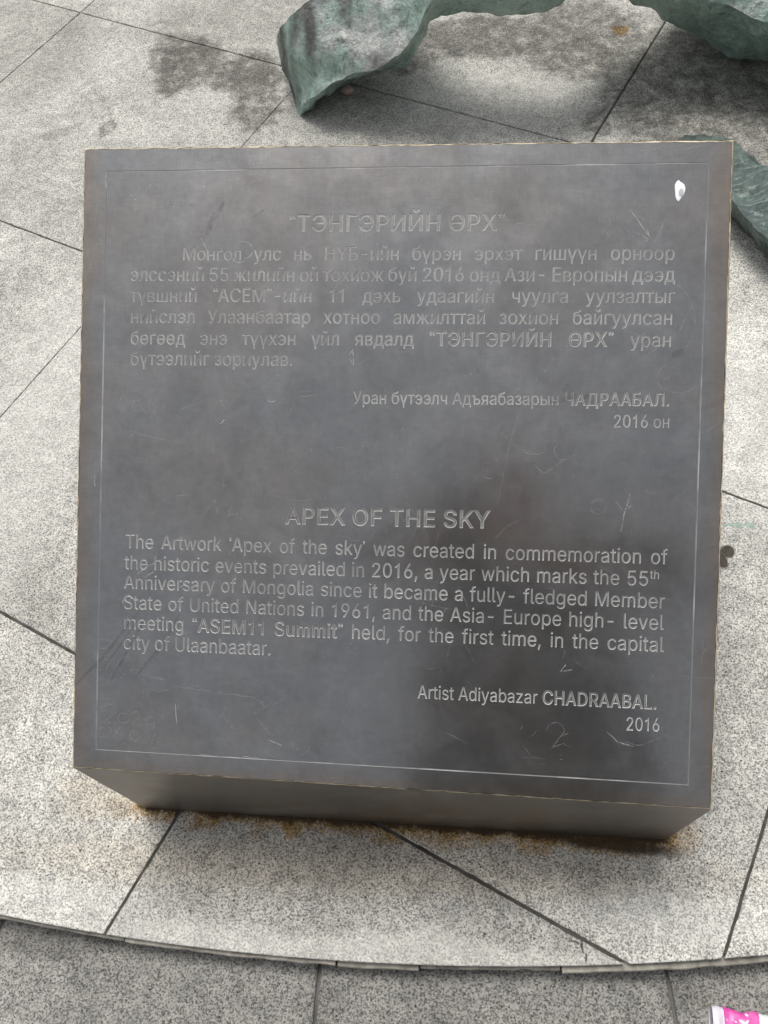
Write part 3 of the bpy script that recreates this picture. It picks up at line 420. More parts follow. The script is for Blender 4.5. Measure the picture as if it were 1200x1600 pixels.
# ------------------------------------------------------------------ the bronze plaque block
plaque = tag(empty('plaque_block', (.3015, .26, 0)), 'dark bronze wedge block with engraved Mongolian and English text on the round granite platform', 'plaque')
inv = Matrix.Translation(-plaque.location)
def child(o): o.matrix_parent_inverse = Matrix.Translation(-plaque.location) ; return o
FC = [face_uv(*q) for q in ((112, 1200), (1113, 1266), (1147, 218), (131, 231))]        # BL, BR, TR, TL on the plate
# body: four walls from 9 mm above the paving
def wall_pt(uv, z): p = f3(uv); return Vector((p.x, p.y, z))
BW = .0017
def inset_quad(Q, w):
    c = sum(Q, Vector((0, 0)))/4; out = []
    for i in range(4):
        a, b, d = Q[i-1], Q[i], Q[(i+1) % 4]; e1 = (b-a).normalized(); e2 = (d-b).normalized()
        m = Vector((-e1.y, e1.x))+Vector((-e2.y, e2.x)); out.append(b+m/(m.length_squared/2)*w)
    return out
FI = inset_quad(FC, BW)
N = 24; V, F = [], []
base_pts = [at(225, 1262, .004), at(1040, 1312, .004)]
d_ = (base_pts[1]-base_pts[0])
low = [base_pts[0], base_pts[1], None, None]
low[2] = Vector((f3(FC[2]).x-.002, f3(FC[2]).y, .004)); low[3] = Vector((f3(FC[3]).x+.001, f3(FC[3]).y, .004))
rim = [f3(q, -BW) for q in FC]
for i in range(4):
    a, b, c, d = low[i], low[(i+1) % 4], rim[(i+1) % 4], rim[i]; s0 = len(V)
    for k in range(N+1):
        for m_ in range(5):
            V.append(a.lerp(b, k/N).lerp(d.lerp(c, k/N), m_/4))
    for k in range(N):
        for m_ in range(4):
            F.append([s0+k*5+m_, s0+(k+1)*5+m_, s0+(k+1)*5+m_+1, s0+k*5+m_+1])
body = child(mesh('block_body', V, F, M_SIDE, plaque))
# worn bright rim
V = [f3(q, -BW) for q in FC]; V2 = [f3(q) for q in FI]
VV, FF = [], []
rr = random.Random(3)
for i in range(4):
    s0 = len(VV); n = 110
    for k in range(n+1):
        w = 1
        o_ = V[i].lerp(V[(i+1) % 4], k/n); n_ = V2[i].lerp(V2[(i+1) % 4], k/n)
        if 0 < k < n:
            c0 = sum(V2, Vector((0, 0, 0)))/4; g_ = (c0-n_).normalized(); hit = rr.random() < .10
            n_ = n_-g_*rr.uniform(0, .0006)+g_*(rr.uniform(.0004, .0016) if hit else 0); o_ = o_+g_*rr.uniform(0, .0003)+FN*(-rr.uniform(0, .0008) if hit else 0)
            n_ = n_+FN*.00003
        VV += [o_, n_]
    for k in range(n): FF.append([s0+2*k, s0+2*k+2, s0+2*k+3, s0+2*k+1])
child(mesh('worn_rim', VV, FF, M_BRASS, plaque))
# dark plinth under the body
q = [low[0]+Vector((.006, .006, 0)), low[1]+Vector((-.006, .006, 0)), low[2]+Vector((-.006, -.006, 0)), low[3]+Vector((.006, -.006, 0))]
VV = [Vector((p.x, p.y, 0.0)) for p in q]+[Vector((p.x, p.y, .012)) for p in q]
child(mesh('plinth', VV, [[0, 1, 5, 4], [1, 2, 6, 5], [2, 3, 7, 6], [3, 0, 4, 7]], M_GAP, plaque))

# lettering: glyph outlines laid out as on the plate
def glyph(ch):
    a, *cs = GLYPHS[ch]; return a, [[(c[i], c[i+1]) for i in range(0, len(c), 2)] for c in cs]
BOLD = .020
def embolden(c, w):
    n = len(c); out = []
    for i in range(n):
        a, b, d = Vector(c[i-1]), Vector(c[i]), Vector(c[(i+1) % n]); e1, e2 = b-a, d-b
        if e1.length < 1e-6 or e2.length < 1e-6: out.append(tuple(b)); continue
        e1.normalize(); e2.normalize(); m = Vector((e1.y, -e1.x))+Vector((e2.y, -e2.x))
        if m.length < .2: out.append(tuple(b)); continue
        m /= max(m.length_squared/2, .45); b2 = b+m*w; out.append((b2.x, b2.y))
    return out
def word_shape(word, bold, sup=False):
    x, cs = 0, []
    for ch in word:
        a, g_ = glyph(ch)
        if bold:
            g_ = [embolden(c, 3 if ch in '“”' else 17) for c in g_]; a += 26
        for c in g_: cs.append([(px+x+(13 if bold else 0), py) for px, py in c])
        x += a
    return x, cs
contours = []
def put_line(words, p0, p1, cap_px, natural=False, sx=None):
    """words: (text, bold); p0/p1: photo pixels of both ends of the baseline"""
    A, B = face_uv(*p0), face_uv(*p1); ex = (B-A).normalized(); ey = Vector((-ex.y, ex.x)); W = (B-A).length
    mid = ((p0[0]+p1[0])/2, (p0[1]+p1[1])/2)
    cap = (face_uv(mid[0], mid[1]-cap_px)-face_uv(*mid)).length; k = cap/509.
    shp = [word_shape(w, b) for w, b in words]; sp = GLYPHS[' '][0]
    if natural:
        tot = sum(s[0] for s in shp)+sp*(len(shp)-1); s_ = W/(tot*k); gap = sp*k*s_
    else:
        s_ = sx; tot = sum(s[0] for s in shp)*k*s_
        gap = (W-tot)/max(1, len(shp)-1)
        if gap < .55*sp*k: s_ *= (W-.55*sp*k*(len(shp)-1))/tot; gap = .55*sp*k
    x = 0
    for (adv, cs), (w, b) in zip(shp, words):
        if w == '55th':
            adv5, cs5 = word_shape('55', b); advt, cst = word_shape('th', b)
            cs = cs5+[[(px*.6+adv5, py*.6+240) for px, py in c] for c in cst]; adv = adv5+advt*.6
        for c in cs: contours.append([A+ex*(x+px*k*s_)+ey*(py*k) for px, py in c])
        x += adv*k*s_+gap
    return s_
def wd(s, bold=()): return [(w, i in bold) for i, w in enumerate(s.split(' '))]
SXC, SXE = .90, .875
put_line(wd('“ТЭНГЭРИЙН ӨРХ”', (0, 1)), (450, 361), (790, 359.5), 26, True)
put_line(wd('Монгол улс нь НҮБ-ийн бүрэн эрхэт гишүүн орноор'), (284, 406.5), (1055, 405.5), 22, sx=SXC)
put_line(wd('элссэний 55 жилийн ой тохиож буй 2016 онд Ази- Европын дээд'), (203, 438.5), (1055, 439.5), 22, sx=SXC)
put_line(wd('түвшний “АСЕМ”-ийн 11 дэхь удаагийн чуулга уулзалтыг'), (203, 471), (1055, 473), 22, sx=SXC)
put_line(wd('нийслэл Улаанбаатар хотноо амжилттай зохион байгуулсан'), (203, 504), (1052, 507), 22, sx=SXC)
put_line(wd('бөгөөд энэ түүхэн үйл явдалд “ТЭНГЭРИЙН ӨРХ” уран', (5, 6)), (203, 537.5), (1050, 541.7), 22, sx=SXC)
put_line(wd('бүтээлийг зориулав.'), (203, 570), (458, 571), 22, True)
put_line(wd('Уран бүтээлч Адъяабазарын ЧАДРААБАЛ.', (3,)), (551, 630.5), (1047, 634), 20, True)
put_line(wd('2016 он'), (957, 667.5), (1047, 668.5), 20, True)
put_line(wd('APEX OF THE SKY', (0, 1, 2, 3)), (445, 818), (766, 825), 26, True)
put_line(wd('The Artwork ‘Apex of the sky’ was created in commemoration of'), (195, 856), (1043, 881.6), 22.5, sx=SXE)
put_line(wd('the historic events prevailed in 2016, a year which marks the 55th'), (194, 889), (1041, 916), 22.5, sx=SXE)
put_line(wd('Anniversary of Mongolia since it became a fully- fledged Member'), (193, 919.3), (1039, 950.6), 22.5, sx=SXE)
put_line(wd('State of United Nations in 1961, and the Asia- Europe high- level'), (192, 951), (1037, 984), 22.5, sx=SXE)
put_line(wd('meeting “ASEM11 Summit” held, for the first time, in the capital', (1, 2)), (192, 982.4), (1037, 1018.4), 22.5, sx=SXE)
put_line(wd('city of Ulaanbaatar.'), (192, 1013.6), (424, 1024), 22.5, True)
put_line(wd('Artist Adiyabazar CHADRAABAL.', (2,)), (652, 1091), (1027, 1108), 21, True)
put_line(wd('2016'), (977, 1141), (1032, 1143), 21, True)

# border line cut round the text
border = [face_uv(*q) for q in ((150, 1170.5), (1075, 1226), (1107, 254), (167, 268))]
bo, bi = inset_quad(border, -.0006), inset_quad(border, .0006)
def densify(Q, n=40):
    return [Q[i].lerp(Q[(i+1) % 4], k/n) for i in range(4) for k in range(n)]
DEPTH = .0007
def offset_in(c, w):                 # interior lies on the left of each contour
    n = len(c); out = []
    for i in range(n):
        a, b, d = c[i-1], c[i], c[(i+1) % n]; e1, e2 = b-a, d-b
        if e1.length < 1e-9 or e2.length < 1e-9: out.append(b); continue
        e1.normalize(); e2.normalize(); m = Vector((-e1.y, e1.x))+Vector((-e2.y, e2.x))
        if m.length < .2: out.append(b); continue
        m /= max(m.length_squared/2, .5); out.append(b+m*w)
    return out
def plate():
    V, E = [], []
    def add(c):
        b = len(V); V.extend(Vector((p.x, p.y)) for p in c); E.extend((b+i, b+(i+1) % len(c)) for i in range(len(c)))
    add(densify(FI, 12)); add(densify(bo)); add(densify(bi))
    for c in contours: add(c)
    # work in millimetres for the triangulation
    vo, eo, fo, ov, oe, of = delaunay_2d_cdt([v*1000 for v in V], E, [], 0, 1e-4)
    cons = {tuple(sorted(e)) for e, src in zip(eo, oe) if src}
    nb = {}
    for fi, f in enumerate(fo):
        for i in range(3): nb.setdefault(tuple(sorted((f[i], f[(i+1) % 3]))), []).append(fi)
    par = [None]*len(fo); stack = []
    for e, fl in nb.items():
        if len(fl) == 1 and par[fl[0]] is None:
            par[fl[0]] = 1 if e in cons else 0; stack.append(fl[0])
    while stack:
        fi = stack.pop(); f = fo[fi]
        for i in range(3):
            e = tuple(sorted((f[i], f[(i+1) % 3])))
            for q in nb[e]:
                if par[q] is None: par[q] = par[fi] ^ (1 if e in cons else 0); stack.append(q)
    F = []
    for f, p in zip(fo, par):
        if p == 1:
            a, b, c = (vo[i] for i in f)
            F.append(list(f) if (b-a).cross(c-a) > 0 else list(f)[::-1])
    return [f3(v/1000) for v in vo], F
PV, PF = plate(); PMI = [0]*len(PF)
def cuts(cs, w, dp):
    V, F = [], []
    for c in cs:
        i_ = offset_in(c, w); b = len(V); n = len(c)
        V += [f3(p) for p in c]+[f3(p, -dp) for p in i_]
        for i in range(n):
            j = (i+1) % n; F.append([b+i, b+j, b+n+j, b+n+i])
    return V, F
V, F = cuts(contours, .00048, DEPTH); nb_ = len(F)
b = len(V); V += [f3(q, -DEPTH+.00002) for q in inset_quad(FC, .01)]; F.append([b, b+1, b+2, b+3])
child(mesh('engraved_lettering', V, F, [M_CHAMF, M_FLOOR], plaque, [0]*nb_+[1]))
V, F = cuts([densify(bo), densify(bi)[::-1]], .00055, .00028)
t_ = NT('border_cut'); P_ = t_.coord()
t_.set(Base_Color=t_.mix(t_.mapr(t_.noise(P_, 18, 4).outputs['Fac'], .46, .68), (.22, .22, .217), (.46, .455, .44)), Roughness=.65, Metallic=.2)
child(mesh('border_groove', V, F, t_.m, plaque))

# scratches and graffiti, given as polylines on the plate
def ribbon(V, F, pts, w, jit=.6):
    P = [face_uv(*p) for p in pts]; Q = []
    for i in range(len(P)-1):
        n = max(1, int((P[i+1]-P[i]).length/.003))
        for k in range(n): Q.append(P[i].lerp(P[i+1], k/n))
    Q.append(P[-1]); b = len(V)
    for i, p in enumerate(Q):
        d = (Q[min(i+1, len(Q)-1)]-Q[max(i-1, 0)]).normalized(); n_ = Vector((-d.y, d.x)); ww = w*(1-jit*random.random())*.5*(.25+.75*math.sin(math.pi*(i+.5)/len(Q))**.6)
        j = Vector((random.gauss(0, .00012), random.gauss(0, .00012)))
        V += [f3(p+j+n_*ww, .00008), f3(p+j-n_*ww, .00008)]
        if i: F.append([b+2*i-2, b+2*i-1, b+2*i+1, b+2*i])
def on_plate(V, F, k):
    b = len(PV); PV.extend(V); PF.extend([[b+i for i in f] for f in F]); PMI.extend([k]*len(F))
def arcpts(cx, cy, rx, ry, a0, a1, n=12):
    return [(cx+rx*math.cos(math.radians(a0+(a1-a0)*i/n)), cy+ry*math.sin(math.radians(a0+(a1-a0)*i/n))) for i in range(n+1)]
BR = [arcpts(378, 391, 17, 14, -120, 75), arcpts(374, 404, 12, 6, 40, 150), [(314, 372), (324, 392), (322, 408)], [(1011, 357), (1015, 370), (985, 328)], [(993, 362), (1013, 374), (1007, 380)],
      [(545, 555), (551, 546), (553, 573), (546, 560)], [(215, 897), (230, 885), (243, 880)], [(225, 903), (240, 893)], arcpts(201, 940, 9, 8, 150, 330), [(948, 1143), (966, 1160), (990, 1166)], [(985, 770), (975, 805), (970, 830)],
      [(981, 795), (986, 790)], [(280, 918), (292, 912)], [(1030, 540), (1040, 538)], [(418, 1155), (440, 1165)], [(876, 1050), (884, 1038)], [(880, 1049), (893, 1046)], arcpts(424, 624, 6, 4, 20, 190),
      [(345, 662), (351, 655)], [(274, 1100), (276, 1130)], [(312, 1178), (326, 1180)], [(148, 740), (148, 760)], [(166, 268), (166, 300)], [(380, 1182), (404, 1184)]]
FA = [arcpts(995, 355, 16, 16, 150, 330), [(982, 362), (1000, 380), (1022, 370)], [(1030, 372), (1040, 340)], arcpts(1000, 340, 14, 14, 200, 350), [(1022, 380), (1038, 345)], arcpts(945, 348, 9, 10, 200, 430), arcpts(940, 368, 10, 9, 270, 450),
      arcpts(170, 1110, 12, 10, 200, 380), [(181, 1112), (160, 1130), (185, 1128)], arcpts(193, 1122, 9, 8, 0, 360), arcpts(212, 1118, 7, 6, 200, 380), [(218, 1120), (206, 1130), (222, 1133)], arcpts(234, 1126, 7, 6, 0, 360), [(241, 1126), (240, 1140)],
      arcpts(165, 1142, 9, 7, 200, 380), [(173, 1144), (155, 1152), (172, 1150)], [(175, 1152), (188, 1136)], [(178, 1140), (190, 1150)], arcpts(210, 1150, 7, 8, 0, 360), [(230, 1148), (236, 1154), (244, 1146), (234, 1166)],
      [(150, 1015), (150, 1040)], [(152, 1015), (166, 1012), (170, 1022), (155, 1026), (172, 1032), (165, 1046), (150, 1046)], arcpts(196, 1040, 12, 14, 0, 360), [(210, 1045), (236, 1058), (262, 1062)], [(155, 998), (176, 1002), (168, 1010)],
      [(190, 620), (184, 632), (196, 636), (188, 645)], arcpts(214, 634, 7, 9, 0, 360), [(236, 622), (232, 640), (246, 622), (258, 638)], [(280, 640), (300, 632)], [(325, 645), (345, 625), (352, 640)], [(200, 672), (225, 680), (280, 692)], [(215, 668), (205, 684)],
      [(280, 790), (276, 775), (300, 772)], [(318, 806), (336, 780), (340, 802)], [(350, 790), (364, 785), (356, 806), (372, 800)], [(370, 800), (380, 815)], arcpts(835, 700, 20, 10, 0, 200), [(820, 715), (850, 740), (880, 720)], arcpts(880, 705, 14, 14, 30, 260),
      arcpts(935, 792, 12, 12, 0, 360), [(960, 780), (975, 800), (985, 785)], [(560, 712), (572, 690), (580, 708), (590, 690)], arcpts(868, 1143, 14, 14, 180, 360), [(882, 1143), (862, 1168), (880, 1162), (890, 1168)], [(875, 1150), (888, 1146)],
      [(250, 325), (275, 312), (300, 315)], [(350, 290), (356, 320)], [(560, 545), (560, 570), (574, 560)], [(1005, 560), (1060, 520), (1085, 470)], arcpts(1060, 590, 34, 24, 20, 250), arcpts(1040, 500, 46, 60, -80, 60), 
      [(455, 1160), (470, 1175)], [(400, 1120), (425, 1150), (440, 1130)], [(350, 1120), (365, 1140)], [(1035, 1150), (1000, 1165), (970, 1158)], [(270, 1072), (400, 1090), (420, 1110)], [(470, 620), (500, 616)], [(620, 235), (617, 258)], [(615, 246), (630, 262)], [(940, 240), (975, 238)], [(1000, 236), (1060, 228)], [(1060, 236), (1100, 226)]]
V, F = [], []
for p in BR: ribbon(V, F, p, .0011)
on_plate(V, F, 1)
V, F = [], []
for p in FA: ribbon(V, F, p, .0012)
rs = random.Random(11)
for _ in range(260):
    u, v = rs.uniform(150, 1100), rs.uniform(250, 1200); a = rs.gauss(-.5, .9); l = rs.expovariate(1/22.)+4
    c_ = rs.uniform(-.2, .2); ribbon(V, F, [(u, v), (u+l*.5*math.cos(a), v+l*.5*math.sin(a)), (u+l*math.cos(a+c_), v+l*math.sin(a+c_))], rs.uniform(.0004, .0009))
on_plate(V, F, 2)
V, F = [], []
for p, w in (([(350, 316), (342, 332), (330, 345), (324, 368)], .007), ([(395, 340), (412, 328)], .003), ([(150, 1062), (200, 990), (215, 970)], .002), ([(172, 1066), (230, 960)], .004), ([(118, 1070), (165, 1022), (220, 950)], .004), ([(210, 1060), (260, 1000), (280, 960)], .004), ([(1050, 556), (1068, 548)], .007), ([(860, 628), (905, 618)], .006), ([(880, 612), (888, 600)], .003), ([(908, 632), (918, 616), (925, 632)], .003), ([(745, 576), (749, 583)], .003), ([(800, 540), (815, 527)], .004), ([(834, 541), (838, 528), (850, 540)], .003), ([(700, 541), (716, 530)], .005)): ribbon(V, F, p, w, .35)
on_plate(V, F, 3)
child(mesh('face_plate', PV, PF, [M_FACE, M_SCR, M_SCRF, M_SMEAR], plaque, PMI))
# chip of white paint
c_ = face_uv(1062, 297); V = [f3(c_, .0006)]; n = 22
for k in range(n):
    a = 2*math.pi*k/n; r_ = 1+.16*math.sin(3*a+1)+.1*random.random(); V.append(f3(c_+Vector((.0042*math.cos(a)*r_, .0082*math.sin(a)*r_)), .0001))
child(mesh('white_paint_spot', V, [[0, 1+k, 1+(k+1) % n] for k in range(n)], M_WHITE, plaque))
c_ = face_uv(1064, 301); V = [f3(c_, .0009)]
for k in range(n):
    a = 2*math.pi*k/n; V.append(f3(c_+Vector((.0020*math.cos(a), .0032*math.sin(a))), .00075))
child(mesh('grey_paint_flake', V, [[0, 1+k, 1+(k+1) % n] for k in range(n)], plain('grey_paint', (.45, .47, .52), .5), plaque))

# ------------------------------------------------------------------ bronze sculpture
sculpt = tag(empty('bronze_sculpture', (.5, 1.5, 0)), 'green patinated bronze sculpture whose feet stand on the platform behind the plaque', 'sculpture')
def child_s(o): o.matrix_parent_inverse = Matrix.Translation(-sculpt.location); return o
def cr(p0, p1, p2, p3, t):
    return .5*((2*p1)+(p2-p0)*t+(2*p0-5*p1+4*p2-p3)*t*t+(3*p1-p0-3*p2+p3)*t**3)
def loft(name, stations, ns, nr, mat, parent, sharp=.35, jitter=.0035, seed=1):
    """stations: rings of equal length of 3D points (closed ring); Catmull-Rom along, rounded polygon around"""
    K = len(stations[0]); S = []
    for i in range(len(stations)-1):
        for t in range(ns):
            u = t/ns; i0 = max(i-1, 0); i3 = min(i+2, len(stations)-1)
            S.append([cr(stations[i0][k], stations[i][k], stations[i+1][k], stations[i3][k], u) for k in range(K)])
    S.append(stations[-1])
    V, F = [], []
    for r in S:
        for k in range(K):
            a, b = r[k], r[(k+1) % K]; pa, pb = r[k-1], r[(k+2) % K]
            for t in range(nr):
                u = t/nr; lin = a.lerp(b, u); cu = cr(pa, a, b, pb, u); V.append(lin.lerp(cu, sharp))
    m = K*nr
    for i in range(len(S)-1):
        for k in range(m): F.append([i*m+k, i*m+(k+1) % m, (i+1)*m+(k+1) % m, (i+1)*m+k])
    F.append(list(range(m))[::-1]); F.append([(len(S)-1)*m+k for k in range(m)])
    o = mesh(name, V, F, mat, parent, smooth=True)
    bm = bmesh.new(); bm.from_mesh(o.data); bmesh.ops.recalc_face_normals(bm, faces=bm.faces)
    from mathutils import noise as mn
    for v in bm.verts:
        v.co += v.normal*(mn.fractal(v.co*13+Vector((seed, 0, 0)), 1, 2, 4)*jitter*1.6+mn.noise(v.co*45)*jitter*.35)
    for v in bm.verts:
        q = v.co*16+Vector((seed, 3, 1)); v.co -= v.normal*jitter*.9*(mn.cell(q*.9) if False else abs(mn.noise(q)))
    for e in bm.edges:
        if len(e.link_faces) == 2 and e.calc_face_angle() > .42: e.smooth = False
    bm.to_mesh(o.data); bm.free()
    return o
# key points of every cross-section: front bottom, front ridge, top back, bottom back
def st(d, c, b, a): return [at(*d), at(*c), at(*b), at(*a)]
limb = [st((466, 180, .000), (470, 172, .012), (440, 90, .055), (446, 110, .0)),
        st((474, 181, .000), (478, 158, .040), (438, 48, .125), (440, 70, .0)),
        st((500, 162, .004), (507, 142, .075), (455, 26, .165), (465, 40, .02)),
        st((545, 134, .010), (556, 116, .105), (490, -6, .20), (500, 20, .04)),
        st((588, 118, .018), (600, 98, .125), (530, -50, .23), (545, 0, .06)),
        st((624, 106, .025), (634, 76, .15), (570, -90, .26), (590, -30, .09)),
        st((652, 86, .045), (652, 48, .18), (620, -120, .29), (625, -50, .12)),
        st((664, 60, .08), (664, 20, .215), (660, -140, .32), (650, -60, .16)),
        st((674, 36, .115), (684, -12, .245), (710, -150, .33), (700, -70, .2)),
        st((706, 24, .14), (722, -28, .25), (760, -150, .33), (740, -75, .22)),
        st((760, 23, .145), (780, -30, .25), (815, -150, .33), (790, -75, .22)),
        st((820, 25, .145), (838, -30, .25), (865, -150, .33), (845, -70, .22)),
        st((866, 14, .15), (880, -40, .25), (910, -150, .33), (890, -70, .23)),
        st((905, -16, .15), (920, -60, .25), (950, -160, .33), (935, -85, .23)),
        st((945, -22, .13), (975, -70, .24), (1000, -160, .32), (985, -90, .2)),
        st((985, 3, .09), (1030, -60, .22), (1060, -150, .30), (1040, -80, .14)),
        st((1040, 36, .05), (1080, -20, .19), (1110, -130, .28), (1090, -60, .07)),
        st((1100, 66, .03), (1130, 10, .165), (1160, -110, .26), (1150, -40, .03)),
        st((1155, 87, .025), (1175, 30, .155), (1210, -100, .25), (1200, -20, .02)),
        st((1210, 100, .025), (1225, 40, .15), (1260, -90, .25), (1250, -10, .02)),
        st((1280, 120, .02), (1290, 60, .15), (1330, -70, .24), (1310, 10, .02)),
        st((1350, 170, .01), (1370, 110, .12), (1420, 0, .2), (1400, 60, .01))]
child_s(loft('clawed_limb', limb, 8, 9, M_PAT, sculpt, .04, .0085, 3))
fin = [st((1066, 226, .0), (1068, 221, .012), (1072, 215, .022), (1074, 219, .0)),
       st((1095, 262, .0), (1098, 250, .045), (1102, 208, .06), (1108, 222, .0)),
       st((1125, 310, .0), (1128, 288, .06), (1136, 216, .075), (1142, 235, .0)),
       st((1150, 348, .0), (1152, 325, .065), (1158, 236, .08), (1166, 256, .0)),
       st((1178, 378, .0), (1180, 355, .065), (1188, 254, .085), (1196, 276, .0)),
       st((1205, 400, .0), (1208, 378, .065), (1218, 266, .09), (1226, 290, .0)),
       st((1260, 436, .0), (1262, 412, .07), (1272, 270, .10), (1280, 300, .0)),
       st((1340, 440, .0), (1345, 416, .10), (1360, 230, .14), (1370, 270, .0)),
       st((1420, 380, .0), (1420, 350, .12), (1440, 130, .18), (1450, 190, .0)),
       st((1440, 300, .0), (1440, 270, .12), (1440, 40, .18), (1450, 120, .0))]
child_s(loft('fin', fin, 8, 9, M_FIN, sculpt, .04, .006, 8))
# the dark end facet of the limb and the worn hollow on its flank
def patch(name, pts, z, m, parent):
    pass

# ------------------------------------------------------------------ small things
def pebble(name, u, v, r, col, label, seed):
    bm = bmesh.new(); bmesh.ops.create_icosphere(bm, subdivisions=3, radius=1)
    from mathutils import noise as mn
    for w in bm.verts:
        k = 1+.22*mn.noise(w.co*1.3+Vector((seed, 0, 0))); w.co = Vector((w.co.x*r*1.15*k, w.co.y*r*k, w.co.z*r*.8*k))
    o = from_bm(name, bm, plain(name+'_stone', col, .8, 0, (150, .75, 1.2)), None, True); p = at(u, v, 0); o.location = (p.x, p.y, r*.68)
    return tag(o, label, 'pebble')
pebble('pebble', 543, 146, .0105, (.42, .31, .27), 'small pinkish pebble lying against the lower edge of the bronze foot', 2)

# crumpled pink wrapper on the lower pavement
wz = -STEP
wrap = tag(empty('wrapper', at(1160, 1600, wz)), 'pink and white crumpled wrapper lying on the lower grey pavement', 'wrapper')
def wchild(o): o.matrix_parent_inverse = Matrix.Translation(-wrap.location); return o
def wrapper():
    a, b = at(1107, 1604, wz), at(1258, 1630, wz); ax = (b-a); ln = ax.length; ax.normalize(); ay = Vector((-ax.y, ax.x, 0))
    from mathutils import noise as mn
    t_pink = NT('pink_printed_film'); P = t_pink.coord()
    w_ = t_pink.mapr(t_pink.noise(t_pink.warp(P, 40, .01), 85, 2).outputs['Fac'], .64, .68)
    c = t_pink.mix(t_pink.mapr(t_pink.noise(P, 60, 3).outputs['Fac'], .42, .6), (.66, .075, .36), (.74, .15, .46))
    t_pink.set(Base_Color=t_pink.mix(w_, c, (.85, .82, .84)), Roughness=.35)
    m_white = plain('white_film', (.74, .69, .78), .45, 0, (90, .85, 1.08))
    def tube(x0, x1, nx, name, m, r0):
        V, F = [], []; nr = 28
        for i in range(nx+1):
            x = x0+(x1-x0)*i/nx
            for k in range(nr):
                an = 2*math.pi*k/nr; ce, se = math.cos(an), math.sin(an)
                hw, hh = r0*(1+.08*math.sin(x*160)), .0085*(1+.15*math.sin(x*210+1))
                y = math.copysign(abs(ce)**.7, ce)*hw; z = (math.copysign(abs(se)**.8, se)*.92+1)*hh
                p = a+ax*x+ay*y; j = mn.noise(Vector((x*90, an*1.2, 3)))*.0022+mn.noise(Vector((x*260, an*3, 1)))*.0009
                p = p+ay*ce*j; V.append(Vector((p.x, p.y, wz+.0006+max(0, z+j*se))))
        for i in range(nx):
            for k in range(nr): F.append([i*nr+k, i*nr+(k+1) % nr, (i+1)*nr+(k+1) % nr, (i+1)*nr+k])
        F.append(list(range(nr))); F.append([nx*nr+k for k in range(nr)][::-1])
        return wchild(mesh(name, V, F, m, wrap, smooth=True))
    tube(.0, .0125, 10, 'white_end', m_white, .0185)
    tube(.0121, .0475, 26, 'pink_sleeve', t_pink.m, .0195)
    tube(.0471, ln, 26, 'white_end', plain('pale_film', (.80, .84, .80), .4, 0, (90, .85, 1.08)), .0185)
wrapper()

# ------------------------------------------------------------------ the photographer, who stands at the step and shows as a dim reflection in the plate
who = tag(empty('person', (.46, -.62, -STEP)), 'person in dark clothes holding a phone, a dim dark reflection in the bronze plate', 'person')
def pchild(o): o.matrix_parent_inverse = Matrix.Translation(-who.location); return o
pc = CAM+RM @ Vector((-.022, -.052, .011))          # centre of the phone
def lift(q):                          # upper body leans in over the plate; the hands stay on the phone
    q = Vector(q)
    if (q-pc).length < .17: return q
    k = min(1, max(0, (q.z-.45)/.6)); return q+Vector((0, .045*k, .075*k))
def skin(name, pts, edges, m, sub=2):
    me = bpy.data.meshes.new(name); me.from_pydata([tuple(lift(p[0])) for p in pts], edges, []); me.materials.append(m)
    o = link(name, me, who); me.skin_vertices.new() if hasattr(me.skin_vertices, 'new') else None
    md = o.modifiers.new('skin', 'SKIN'); md.use_smooth_shade = True
    if not me.skin_vertices:
        bm = bmesh.new(); bm.from_mesh(me); bm.verts.layers.skin.verify(); bm.to_mesh(me); bm.free()
    for i, (p, r) in enumerate(pts):
        sv = me.skin_vertices[0].data[i]; sv.radius = (r, r) if isinstance(r, (int, float)) else r; sv.use_root = (i == 0)
    s_ = o.modifiers.new('smooth', 'SUBSURF'); s_.levels = sub; s_.render_levels = sub
    return pchild(o)
X0 = .505
M_SKIN = plain('skin', (.52, .33, .25), .5, 0, (40, .94, 1.05)); M_COAT = plain('dark_jacket', (.013, .013, .015), .85, 0, (60, .8, 1.2)); M_JEANS = plain('dark_trousers', (.03, .033, .045), .85, 0, (60, .8, 1.2))
M_HAIR = plain('black_hair', (.012, .010, .009), .5, 0, (90, .7, 1.4)); M_SHOE = plain('dark_shoe', (.03, .03, .03), .6); M_PHONE = plain('black_phone', (.012, .012, .014), .25)
ux, uy, uz = RM @ Vector((1, 0, 0)), RM @ Vector((0, 1, 0)), RM @ Vector((0, 0, 1))
